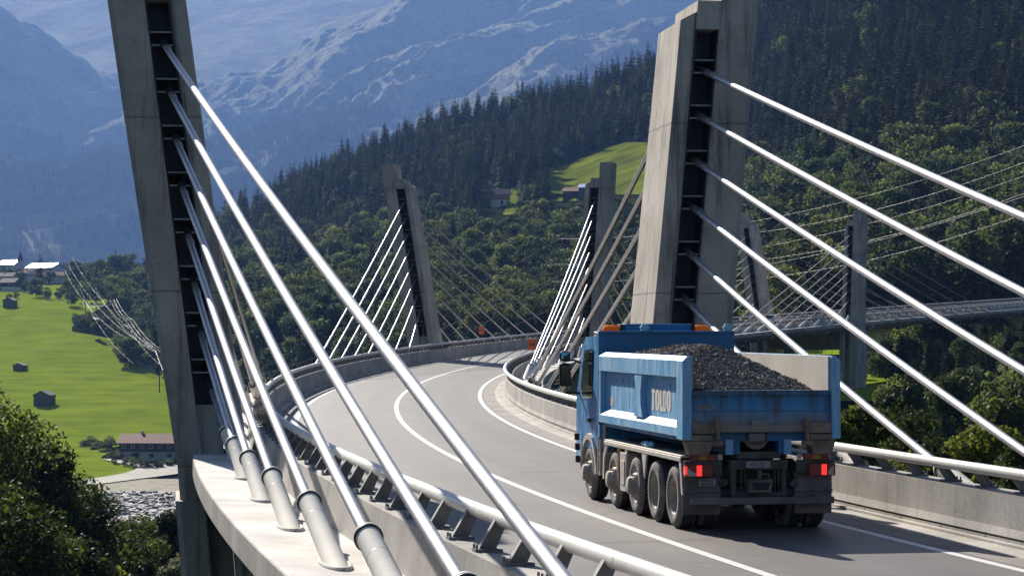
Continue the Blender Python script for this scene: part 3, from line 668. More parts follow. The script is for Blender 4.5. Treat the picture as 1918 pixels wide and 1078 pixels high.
def parapet(sg, label):
    mb = MB()
    if sg < 0: sec = [(-4.93, 0.0), (-4.93, 0.13), (-4.985, 0.13), (-4.985, 0.16), (-4.925, 0.17), (-4.97, 0.30), (-4.98, 0.83), (-5.0, 0.85), (-5.36, 0.85), (-5.42, 0.2), (-5.42, 0.0)]
    else: sec = [(4.8, 0.0), (4.77, 0.3), (4.8, 0.85), (4.82, 0.88), (5.22, 0.88), (5.32, 0.2), (5.32, 0.0)][::-1]
    sweep(mb, sec[::-1], SA, SB, 1.5); w = mb.build('parapet_wall', M['wall']); tag(w, label, 'parapet')
    ro, rz = (4.83, 1.25) if sg > 0 else (-4.95, 1.17); tz = 0.03 if sg > 0 else 0.0
    mb = MB(); n = 380; mb.tube([road(SA + (SB - SA) * i / n, ro, rz) for i in range(n + 1)], 0.088, 16); hr = mb.build('handrail', M['rail'], w)
    mb = MB()
    for k in range(60):
        a = road(SA + 6.4 * k, ro, rz); b = road(SA + 6.4 * k + 0.05, ro, rz); mb.tube([a, b], 0.0905, 16)
    mb.build('rail_sleeve', M['rail'], hr)
    far = MB(); c = 5.0 if sg > 0 else -5.16; d = 1 if sg > 0 else -1
    ks = [SA + 1.62 * k for k in range(335)]
    for s in ks:
        mb = MB() if s < 36 else far
        mb.prism([(c + .16*d, 0.853 + tz), (c - .16*d, 0.853 + tz), (c - .16*d, 0.885 + tz), (c + .16*d, 0.885 + tz)], lambda p, t: road(s + t, p[0], p[1]), -0.11, 0.11)
        mb.prism([(c + .1*d, 0.88 + tz), (c - .1*d, 0.88 + tz), (ro - .055*d, rz - .05), (ro + .07*d, rz)], lambda p, t: road(s + t, p[0], p[1]), -0.012, 0.012)
        mb.prism([(c + .115*d, 0.88 + tz), (c + .095*d, 0.88 + tz), (ro + .05*d, rz), (ro + .07*d, rz + .02)], lambda p, t: road(s + t, p[0], p[1]), -0.05, 0.05)
        for q in (-0.08, 0.08):
            p0 = road(s + q, c + .14*d, 0.885 + tz); mb.tube([p0, p0 + Vector((0, 0, 0.05))], 0.016, 6)
        if mb is not far: mb.build('bracket', M['bracket'], w)
    o = far.build('bracket', M['bracket'], w); o['kind'] = 'stuff'
    return w
parapet(1, 'concrete parapet with cream tube handrail along the outer left side of the road')
parapet(-1, 'concrete parapet with cream tube handrail along the inner right side, beside the truck')
# drainage slots in the right parapet foot, cracks
mb = MB()
for k in range(70): mb.prism([(-4.926, 0.05), (-4.926, 0.12), (-4.95, 0.12), (-4.95, 0.05)], lambda p, t: road(-104 + 2.0 * k + t, p[0], p[1]), -0.02, 0.02)
mb.build('drain_slot', M['darksteel'], bpy.data.objects['parapet_wall.001'])
# ------------------------------------------------------------------ pylons
PYL = [dict(s=-58.0, n=8, L=(6.3, .127, 10.75), Rr=(5.42, .088, 10.25), nm='near'), dict(s=66.2, n=9, L=(6.1, .160, 12.25), Rr=(6.1, .060, 12.2), nm='middle'),
       dict(s=197.0, n=9, L=(6.3, .150, 11.6), Rr=(5.6, .03, 11.6), nm='far')]
PITCH = 1.18
def pylon(P, side):
    sg = 1 if side == 'left' else -1; o0, lean, z1 = P['L'] if sg > 0 else P['Rr']; s0 = P['s']; n = P['n']
    base = road(s0, 0)
    def at(a, b, z): return road(s0 + a, sg * (o0 + lean * z * (1 if z > 0 else 0.65) + b), z)
    lab = {('near','left'): 'tall concrete pylon leaning outward at the left, nearest to the camera', ('near','right'): 'tall concrete pylon with sunlit inner face standing behind the blue truck',
           ('middle','left'): 'leaning concrete pylon at the far bend on the left side of the road', ('middle','right'): 'concrete pylon at the far bend on the right, behind the brown cables',
           ('far','left'): 'distant leaning concrete pylon half hidden behind the big right pylon', ('far','right'): 'distant concrete pylon rising by the far deck beyond the white right-hand cables'}[(P['nm'], side)]
    root = empty('concrete_pylon', road(s0, sg * o0, 0), 0); tag(root, lab, 'pylon', 'concrete pylons of the bridge')
    bpy.context.view_layer.update(); inv = Matrix.Translation(-root.location)
    def fin(name, b_at, aL, ztop, chs):
        zs = [-34, -20, -8, -0.9, -0.88, 0.0, 3, 6, 9, ztop]; mb = MB(); rings = []
        for z in zs:
            b0, b1 = b_at(z); L = aL(z); c = min(0.13, abs(b1 - b0) * 0.25)
            ring = [(-L, b0 + c*.3), (-L + c*.3, b0), (L - c*.3, b0), (L, b0 + c*.3), (L, b1 - c), (L - c, b1), (-L + c, b1), (-L, b1 - c)]
            if sg < 0: ring = ring[::-1]
            rings.append([inv @ at(a, b, z + (chs(b, a) if z == ztop else 0)) for a, b in ring])
        k = 8; vs = [p for r in rings for p in r]
        fs = [(i*k+j, i*k+(j+1) % k, (i+1)*k+(j+1) % k, (i+1)*k+j) for i in range(len(zs)-1) for j in range(k)] + [tuple(range((len(zs)-1)*k, len(zs)*k))]
        mb.add(vs, fs); return mb.build(name, M['pylon'], root)
    grow = lambda z: 0.12 if z <= -0.9 else 0.0
    aL = lambda z: (1.55 + 0.02 * (11 - z) if z > -0.9 else 1.95 - 0.012 * z)
    fin('outer_fin', lambda z: (0.31, (0.31 + 0.64 + 0.027 * max(0, min(z, 12)) if sg > 0 and P['nm'] == 'near' else 1.31) + grow(z)), aL, z1 + 2.9, lambda b, a: 0.0)
    fin('inner_fin', lambda z: (-0.31 - (0.42 + 0.010 * (11.5 - max(z, 0))) - grow(z), -0.31), aL, z1 + 1.15, lambda b, a: 0.55 * (b + 0.78))
    # web: concrete above and below the recess, steel anchor box in it
    def slab(mb, a0, a1, b0, b1, za, zb, m=0):
        p = [(a0, b0, za), (a1, b0, za), (a1, b1, za), (a0, b1, za), (a0, b0, zb), (a1, b0, zb), (a1, b1, zb), (a0, b1, zb)]
        if sg < 0: p = [p[i] for i in (3, 2, 1, 0, 7, 6, 5, 4)]
        mb.hexa([inv @ at(*q) for q in p], m)
    zb = z1 - PITCH * (n - 1) - 1.0
    mb = MB(); slab(mb, -1.5, 1.5, -0.312, 0.312, z1 + 0.95, z1 + 1.7); w = mb.build('head_block', M['pylon'], root)
    mb = MB(); slab(mb, -1.4, 1.4, -0.312, 0.312, -34, zb); mb.build('lower_web', M['pylon'], root)
    mb = MB(); slab(mb, -0.75, 0.75, -0.312, 0.312, zb, z1 + 0.95)
    slab(mb, -1.5, -0.75, 0.27, 0.312, zb, z1 + 0.95); slab(mb, 0.75, 1.5, 0.27, 0.312, zb, z1 + 0.95)
    slab(mb, -1.5, -0.75, -0.312, -0.27, zb, z1 + 0.95); slab(mb, 0.75, 1.5, -0.312, -0.27, zb, z1 + 0.95)
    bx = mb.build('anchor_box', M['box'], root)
    for i in range(n):
        z = z1 - PITCH * i
        for f in (-1, 1):
            mb = MB()
            for dz in (0.13, -0.2):
                a0, a1 = sorted((f * 0.76, f * 1.44)); slab(mb, a0, a1, -0.268, 0.268, z + dz, z + dz + 0.03)
                a0, a1 = sorted((f * 1.44, f * 1.47)); slab(mb, a0, a1, -0.268, 0.268, z + dz - 0.005, z + dz + 0.035, 1)
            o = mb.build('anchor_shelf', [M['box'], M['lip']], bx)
    # ------------ cables of this pylon
    word = ['topmost', 'second', 'third', 'fourth', 'fifth', 'sixth', 'seventh', 'eighth', 'ninth']
    for f in (-1, 1):
        for i in range(n):
            z = z1 - PITCH * i
            top = at(f * 0.72, 0, z); ss = s0 + f * (3.2 + 6 * (n - 1 - i)) if P['nm'] != 'near' or f > 0 else -103.2 + 6 * i
            so = 6.08 if (P['nm'] != 'near' or sg > 0) else 6.0
            cap = road(ss, sg * so, 0.91); d = (cap - top); Lc = d.length; dn = d.normalized()
            root_c = empty('stay_cable', top); ci = Matrix.Translation(-top)
            side_w = 'camera side' if f < 0 else 'far side'
            tone = 'thick silver' if P['nm'] == 'near' and f < 0 else ('brownish' if P['nm'] == 'near' else 'thin')
            which = {'near': 'big %s pylon' % side, 'middle': '%s pylon at the bend' % side, 'far': 'distant %s pylon' % side}[P['nm']]
            tag(root_c, '%s stay cable, %s on %s of %s' % (tone, (word[i] + ' from top') if i else 'topmost', side_w, which), 'stay cable', 'stay cables of the bridge')
            sag = 0.0035 * Lc
            pts = [Vector((0, 0, 0)) + d * (k / 16) - Vector((0, 0, sag * 4 * (k / 16) * (1 - k / 16))) for k in range(17)]
            nseg = 16 if P['nm'] == 'near' else 8
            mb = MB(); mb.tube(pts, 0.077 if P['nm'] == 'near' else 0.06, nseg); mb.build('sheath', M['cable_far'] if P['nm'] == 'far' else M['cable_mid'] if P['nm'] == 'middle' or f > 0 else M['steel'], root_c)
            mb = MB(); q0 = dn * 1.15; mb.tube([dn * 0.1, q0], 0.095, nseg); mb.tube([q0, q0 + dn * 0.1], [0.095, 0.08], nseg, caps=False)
            mb.build('upper_sleeve', M['darksteel'] if P['nm'] == 'near' and sg > 0 else M['cable_far'] if P['nm'] == 'far' else M['cable_mid'] if P['nm'] == 'middle' or f > 0 else M['steel'], root_c)  # near left sleeves get a dark colour standing in for the recess's shade
            if P['nm'] == 'near':
                mb = MB(); q = dn * (1.5 if sg < 0 else 1.9); mb.tube([q, q + dn * 0.28], 0.09, nseg); 
                for k in range(1, int(Lc / 7)): mb.tube([pts[0] + (pts[-1] - pts[0]) * (k * 7 / Lc) + (pts[8] - (pts[0] + pts[-1]) / 2) * 4 * (k*7/Lc) * (1 - k*7/Lc), pts[0] + (pts[-1] - pts[0]) * ((k * 7 + .03) / Lc) + (pts[8] - (pts[0] + pts[-1]) / 2) * 4 * (k*7/Lc) * (1 - k*7/Lc)], 0.0785, nseg)
                mb.build('coupling', M['steel'], root_c)
            dl = (pts[-1] - pts[-2]).normalized(); g0 = ci @ cap; L2 = max(0.6, min(3.4, 0.62 / max(0.12, -dl.z)))
            mb = MB(); ax = dl
            mb.rev([(0.0, 0.04), (0.13, 0.04), (0.17, 0.0), (0.178, 0.03), (0.178, 0.09), (0.158, 0.10), (0.155, 0.11), (0.155, L2 + 1.6)], g0, ax, 28)
            sk = mb.build('socket', M['socket'], root_c)
            mb = MB(); mb.rev([(0.1555, L2 * .33), (0.157, L2 * .33 + .004), (0.1555, L2 * .33 + .012)], g0, ax, 28)
            zl = cap.z - 0.91 + 0.262; tt = (zl - cap.z) / dl.z; hc_ = g0 + dl * tt
            if P['nm'] == 'near': mb.build('joint_line', M['darksteel'], sk); mb = MB(); hd = Vector((dl.x, dl.y, 0)).normalized(); hp = Vector((-hd.y, hd.x, 0)); ra = .175 / max(.15, -dl.z); mb.tube([hc_ + hd * (ra * math.cos(a)) + hp * (.175 * math.sin(a)) for a in [2 * math.pi * k_ / 28 for k_ in range(29)]], .035, 8); mb.build('sealant', M['ledge'], sk)
            mb = MB(); mb.rev([(0.172, 0.085), (0.183, 0.095), (0.183, 0.125), (0.16, 0.13)], g0, ax, 28); mb.rev([(0.0, 0.0), (0.10, -0.005), (0.125, 0.03)], g0, ax, 28); mb.build('rubber_ring', M['darksteel'], sk)
    return root
for P in PYL: pylon(P, 'left'); pylon(P, 'right')
mb = MB(); P3 = PYL[2]                                   # beam between the distant pair, under the deck
mb.hexa([road(P3['s'] + a, o, z) for z in (-3.2, -1.3) for a, o in ((-1.4, -5.6), (-1.4, 6.2), (1.4, 6.2), (1.4, -5.6))])
tag(mb.build('cross_beam', M['deck']), 'concrete beam joining the distant pylons under the far deck', 'beam')
# ------------------------------------------------------------------ orange signs
M['orange'] = simple('orange_sign', (0.75, 0.14, 0.035), 0.5, 0, 0.05, 3); M['black'] = simple('matt_black', (0.012, 0.012, 0.013), 0.6, 0, 0.1, 3)
M['red'] = simple('dark_red_print', (0.14, 0.01, 0.01), 0.5, 0, 0.1, 3)
def sign(u, o, zb, lab, h=0.78, w=0.72, pole=0.5):
    best = min((abs(px(road(s, o, zb))[0] - u), s) for s in np.arange(20, 120, 0.25) if True)
    p = road(best[1], o, 0); e = empty('road_sign', (p.x, p.y, p.z), 0.0); tag(e, lab, 'sign')
    mb = MB(); mb.box(-w/2, w/2, -0.02, 0.02, zb, zb + h); mb.build('plate', M['orange'], e, bevel=0.015)
    mb = MB(); g = random.Random(3); x = -w * 0.36
    while x < w * 0.33: q = g.uniform(0.05, 0.1); mb.box(x, x + q, -0.026, -0.021, zb + h * 0.42, zb + h * (0.55 + 0.05 * g.random())); x += q + 0.018
    mb.build('lettering', M['red'], e)
    mb = MB(); mb.tube([(0, 0.04, 0.2), (0, 0.04, zb + h * 0.8)], 0.04, 8); mb.build('post', M['darksteel'], e)
    return p
sign(902, 5.5, 1.62, 'orange sign with dark lettering above the handrail, left of the far bend', 0.62, 0.46)
sign(997, -4.75, 1.3, 'orange sign on a post at the inner end of the far bend, beside the cables', 0.72, 0.55)
# ------------------------------------------------------------------ white car on the far deck
M['white'] = simple('white_car_paint', (0.75, 0.75, 0.76), 0.25, 0, 0.03, 2); M['glassd'] = simple('dark_glass', (0.015, 0.018, 0.02), 0.06, 0, 0.05, 2, spec=0.8)
M['tyre'] = simple('tyre_rubber', (0.022, 0.021, 0.02), 0.85, 0, 0.3, 4)
def car(s, o):
    p = road(s, o, 0); e = empty('parked_car', p, heading(s)); e.name = 'car'; tag(e, 'small white car driving on the far bridge deck near the distant pylon', 'car')
    prof = [(-2.0, .35), (-2.05, .75), (-1.75, .95), (-1.3, 1.42), (0.3, 1.45), (1.0, 1.0), (1.9, .85), (2.05, .6), (2.0, .35)]
    mb = MB()
    mb.prism([(y, z) for y, z in prof], lambda q, t: Vector((t, q[0], q[1])), -0.85, 0.85); mb.build('body', M['white'], e, bevel=0.06)
    mb = MB(); mb.hexa([(-.7, -1.8, .98), (.7, -1.8, .98), (.7, -1.7, .98), (-.7, -1.7, .98), (-.6, -1.36, 1.4), (.6, -1.36, 1.4), (.6, -1.3, 1.38), (-.6, -1.3, 1.38)])
    mb.build('rear_window', M['glassd'], e)
    for x in (-.865, .855):
        mb = MB(); mb.prism([(-1.5, .98), (-1.2, 1.36), (.2, 1.38), (.75, 1.0)], lambda q, t: Vector((x + t, q[0], q[1])), 0, .012); mb.build('side_window', M['glassd'], e)
        for y in (-1.25, 1.3):
            mb = MB(); mb.rev([(0, -.1), (.3, -.1), (.32, -.06), (.32, .06), (.3, .1), (0, .1)], (x, y, .32), (1, 0, 0), 20); mb.build('wheel', M['tyre'], e)
    for x in (-.7, .7): mb = MB(); mb.box(x - .1, x + .1, -2.09, -2.03, .68, .86); mb.build('tail_light', M['red'], e)
car(188, 1.9)
# ------------------------------------------------------------------ buildings
M['roof_red'] = simple('red_tile_roof', (0.22, 0.075, 0.05), 0.8, 0, 0.35, 1.5); M['roof_dk'] = simple('dark_shingle', (0.075, 0.055, 0.05), 0.85, 0, 0.3, 1.0)
M['logs'] = simple('dark_timber', (0.055, 0.04, 0.032), 0.85, 0, 0.4, 2.0, stretch=(1, 1, 6)); M['grey_logs'] = simple('weathered_timber', (0.11, 0.10, 0.092), 0.9, 0, 0.4, 2.0, stretch=(1, 1, 6))
M['plaster'] = simple('white_plaster', (0.62, 0.6, 0.56), 0.85, 0, 0.1, 0.6); M['tin'] = simple('bright_metal_roof', (0.85, 0.86, 0.88), 0.32, 1.0, 0.04, 0.5)
M['wood'] = simple('brown_timber', (0.26, 0.15, 0.085), 0.8, 0, 0.3, 1.0)
def house(name, p, rz, w, l, hb, hw, rise, wall, roof, label, base=None, windows=0, over=0.7, chim=True, group=None, cat=None, door=True):
    e = empty(name, p, rz); tag(e, label, cat or 'house', group)                      # ridge along local X, front wall at -Y
    y0, y1 = -w / 2, w / 2; x0, x1 = -l / 2, l / 2; z0 = -2.5
    if base:
        mb = MB(); mb.box(x0, x1, y0, y1, z0, hb); mb.build('ground_floor', base, e)
    zb = hb if base else z0; q = 0.0 if not base else 0.06
    mb = MB(); mb.prism([(y0 - q, zb), (y1 + q, zb), (y1 + q, hw), (0, hw + rise), (y0 - q, hw)], lambda a, t: Vector((t, a[0], a[1])), x0 - q, x1 + q); mb.build('wall', wall, e)
    k = rise / (w / 2); mb = MB(); t_ = 0.22
    pr = [(y0 - over, hw - k * over), (0, hw + rise), (y1 + over, hw - k * over), (y1 + over, hw - k * over + t_), (0, hw + rise + t_), (y0 - over, hw - k * over + t_)]
    for a, b, c, d in ((0, 1, 4, 5), (1, 2, 3, 4)): mb.prism([pr[i] for i in (a, b, c, d)], lambda q_, t: Vector((t, q_[0], q_[1] + 0.01)), x0 - over, x1 + over)
    rf = mb.build('roof', roof, e)
    if chim: mb = MB(); mb.box(x0 + l * .3, x0 + l * .3 + .8, .3, 1.1, hw, hw + rise + 1.0); mb.build('chimney', M['plaster'], rf)
    rows = ([(0.9, hb - 0.6)] if base else []) + [(zb + (1.0 if base else 3.3), zb + (2.1 if base else 4.6))]
    for za, zc in rows[-1:] if windows else []:
        for i in range(windows):
            x = x0 + l * (i + .5) / windows
            mb = MB(); mb.box(x - .55, x + .55, y0 - q - .05, y0 - q - .003, za, zc); wd = mb.build('window', M['plaster'], e)
            mb = MB(); mb.box(x - .4, x + .4, y0 - q - .075, y0 - q - .052, za + .12, zc - .12); mb.build('pane', M['glassd'], wd)
    if base and windows:
        for i in range(windows):
            if i % 2: x = x0 + l * (i + .5) / windows; mb = MB(); mb.box(x - .7, x + .7, y0 - .05, y0 - .003, 0.8, hb - 0.5); mb.build('window', M['glassd'], e)
        mb = MB(); mb.box(x0 + l * .28, x0 + l * .28 + 1.3, y0 - .06, y0 - .004, 0, 2.1); mb.build('door', M['logs'], e)
    elif door: mb = MB(); mb.box(-.9, .9, y0 - .06, y0 - .003, 0, 2.3); mb.build('door', M['roof_dk'], e)
    return e
def sized(u, v, wpx, real=None):
    p = hit(u, v, 640); return p, wpx * p.y / F
p, l = sized(284, 858, 104); house('farmhouse', p, R(-6), 11, l * 1.0, 2.3, 5.0, 2.2, M['logs'], M['roof_red'], 'long dark timber farmhouse with red tiled roof and white ground floor beside the left pylon', simple('grey_plaster', (.4, .38, .35), .85, 0, .15, .6), 6, 0.9)
for u, v, wp, asp, lb in ((84, 759, 38, .72, 'largest and nearest grey wooden hay barn standing alone in the green field'), (38.5, 694, 25, .55, 'small grey wooden hay barn halfway up the green field'), (19, 576, 25, .75, 'dark wooden hay barn at the upper end of the green field')):
    p, l = sized(u, v, wp); h = l * asp; house('hay_barn', p, R(80), l * .8, l * 0.9, 0, h * .72, h * .28, M['grey_logs'], M['roof_dk'], lb, None, 0, .35, False, 'hay barns in the field', 'barn')
hv = Vector((-0.2, -0.345, 0)); rz_t = math.atan2(hv.x, -hv.y)                      # roofs that mirror the sun towards the road
for u, v, l, w, lb in ((22, 505, 20, 17, 'village building with a glaring white sunlit metal roof beside the church spire'), (85, 513, 25, 15, 'long village building with a glaring white sunlit metal roof right of the church')):
    p = hit(u, v, 640); house('village_house', p, rz_t, w, l, 2.5, 5.0, w / 2 * math.tan(R(23)), M['plaster'], M['tin'], lb, M['plaster'], 5, .8, False, 'houses of the village')
for u, v, l, w, rf, wl, lb in ((52, 524, 9, 9, 'roof_red', 'logs', 'brown village house with red roof below the two white roofs'), (68, 527, 9, 8, 'roof_dk', 'plaster', 'white village house with dark roof between the two white roofs'), (98, 530, 13, 10, 'roof_red', 'plaster', 'white village chalet with reddish roof by the copse'),
                             (12, 532, 12, 10, 'roof_dk', 'plaster', 'white village house with brown roof at the left edge'), (8, 545, 17, 10, 'roof_dk', 'logs', 'dark wooden village barn at the left edge of the field')):
    p = hit(u, v, 640); house('village_house', p, R(rnd.uniform(-30, 20)), w, l, 2.4, 5.0, 2.2, M[wl], M[rf], lb, M['plaster'], 3, .9, True, 'houses of the village')
p = hit(38, 506, 640); e = empty('church', p); tag(e, 'church with a slim dark pointed spire in the village', 'church')
mb = MB(); mb.box(-2.2, 2.2, -2.2, 2.2, -3, 8); mb.build('tower', M['plaster'], e)
mb = MB(); mb.add([(-2.5, -2.5, 8), (2.5, -2.5, 8), (2.5, 2.5, 8), (-2.5, 2.5, 8), (0, 0, 18)], [(0, 1, 4), (1, 2, 4), (2, 3, 4), (3, 0, 4), (3, 2, 1, 0)]); mb.build('spire', M['roof_dk'], e)
mb = MB(); mb.prism([(-5, -3), (5, -3), (5, 5), (0, 9), (-5, 5)], lambda a, t: Vector((t, a[0], a[1])), 2.3, 14); mb.build('nave', M['plaster'], e)
# on the hillside
p = hit(937, 384, 500); e = house('chalet', p, R(24), 8, 27 * p.y / F * .95, 2.4, 5.6, 2.2, M['wood'], simple('pink_roof', (0.36, 0.22, 0.18), .8, 0, .2, 1), 'brown chalet with pale pink roof beside a small bright clearing on the hillside', M['plaster'], 4, 1.2)
p = hit(1072, 371, 500); house('hill_barn', p, R(-12), 8, 30 * p.y / F, 0, 3.2, 1.6, M['logs'], M['roof_red'], 'dark wooden barn at the foot of the hillside meadow', None, 0, .6, False, None, 'barn')
p = hit(1100, 366, 500); house('hill_barn', p, R(-18), 8, 24 * p.y / F, 0, 3.6, 1.6, M['grey_logs'], M['tin'], 'wooden barn with grey metal roof on the hillside meadow, beside the far right pylon top', None, 0, .6, False, None, 'barn')
# ------------------------------------------------------------------ poles and wires
M['pole'] = simple('pole_wood', (0.06, 0.05, 0.042), 0.9, 0, 0.3, 2); M['wire'] = simple('bright_wire', (0.32, 0.31, 0.3), 0.5, 0.8, 0.05, 2)
def wire(mb, a, b, sag, r, n=14): mb.tube([Vector(a).lerp(Vector(b), k / n) - Vector((0, 0, sag * 4 * (k / n) * (1 - k / n))) for k in range(n + 1)], r, 5, caps=False)
prev = None; poles = [(160, 592, 563), (180, 610, 568), (212, 640, 557), (243, 690, 596), (299, 736, 652)]
names = ['smallest wooden utility pole, farthest up the field path', 'thin wooden utility pole second from the far end of the row', 'wooden utility pole in the middle of the row, in front of the hedge', 'wooden utility pole by the lower bend of the field path', 'nearest wooden utility pole beside the left pylon']
tips = []
for (u, v, vt), lb in zip(poles, names):
    p = hit(u, v, 640); h = (v - vt) * p.y / F; e = empty('utility_pole', p); tag(e, lb, 'utility pole', 'utility poles in the field')
    mb = MB(); mb.tube([(0, 0, -1), (0, 0, h)], 0.22, 7); mb.build('pole', M['pole'], e)
    mb = MB(); mb.box(-1.6, 1.6, -.12, .12, h - 1.2, h - .95); mb.build('cross_arm', M['pole'], e); tips.append([p + Vector((x, 0, h - 1 + .2)) for x in (-1.5, 0, 1.5)])
def sky_pt(u, v, d): return Vector(((u - U0) / F * d, d, CH + (HZ - v) / F * d))
mb = MB()
for a, b in zip(tips[:-1], tips[1:]):
    for i in range(3): wire(mb, a[i], b[i], 1.6, 0.03)
for i in range(3): wire(mb, tips[-1][i], sky_pt(360 + 14 * i, 800, 640), 2, 0.05)
tag(mb.build('power_line', M['wire']), 'thin sagging wires strung between the wooden poles in the field', 'wires')
mb = MB()
for (u0, v0), (u1, v1) in (((120, 505), (235, 632)), ((127, 495), (262, 640)), ((133, 479), (285, 650)), ((150, 541), (250, 680)), ((178, 538), (296, 662)), ((212, 557), (310, 690))):
    wire(mb, sky_pt(u0, v0, 1150), sky_pt(u1, v1, 760), 4, 0.019, 20)
    for k in range(0): pass
tag(mb.build('power_line', M['wire']), 'fan of bright glinting overhead wires above the copse beside the left pylon', 'wires')
def tower():
    d = 430; p = sky_pt(1115, 613, d); g = float(ground(1115, d)); zt = CH + (HZ - 415) / F * d
    e = empty('transmission_tower', (p.x, d, g)); tag(e, 'steel lattice transmission tower with three long arms, mostly hidden behind the pylon at the bend', 'transmission tower')
    H = zt - g; mb = MB(); w = lambda z: 2.2 * (1 - z / H) + 0.35
    for sx in (-1, 1):
        for sy in (-1, 1): mb.tube([(sx * w(0), sy * w(0), 0), (sx * w(H), sy * w(H), H)], 0.09, 5)
    z = 0
    while z < H - 3:
        for sy in (-1, 1):
            mb.tube([(-w(z), sy * w(z), z), (w(z + 3), sy * w(z + 3), z + 3)], 0.05, 4); mb.tube([(w(z), sy * w(z), z), (-w(z + 3), sy * w(z + 3), z + 3)], 0.05, 4)
            mb.tube([(sy * w(z), -w(z), z), (sy * w(z + 3), w(z + 3), z + 3)], 0.05, 4)
        z += 3
    mb.build('lattice', M['lip'], e); ends = []
    for v, hw in ((447, 6.4), (495, 7.2), (527, 7.7)):
        z = CH + (HZ - v) / F * d - g; mb = MB()
        for dy in (-.4, .4): mb.tube([(-hw, 0, z), (0, dy, z), (hw, 0, z)], 0.07, 5); mb.tube([(-hw, 0, z), (0, dy, z + 1.2), (hw, 0, z)], 0.05, 5)
        mb.build('arm', M['wire'], e)
        for x in (-hw, hw): ends.append((Vector((p.x + x, d, g + z)), x > 0, v))
    mb = MB()
    for i, (q, right, v) in enumerate(ends):
        wire(mb, q, sky_pt(2150, 180 + (v - 447) * 1.25 + (26 if right else 0), 330), 5, 0.02, 24)
        wire(mb, q, sky_pt(330, 730 + (v - 447) * 1.3 + (22 if right else 0), 620), 5, 0.022, 24)
    tag(mb.build('power_line', M['wire']), 'long thin high-voltage wires crossing the wooded hillside behind the pylons', 'wires')
tower()
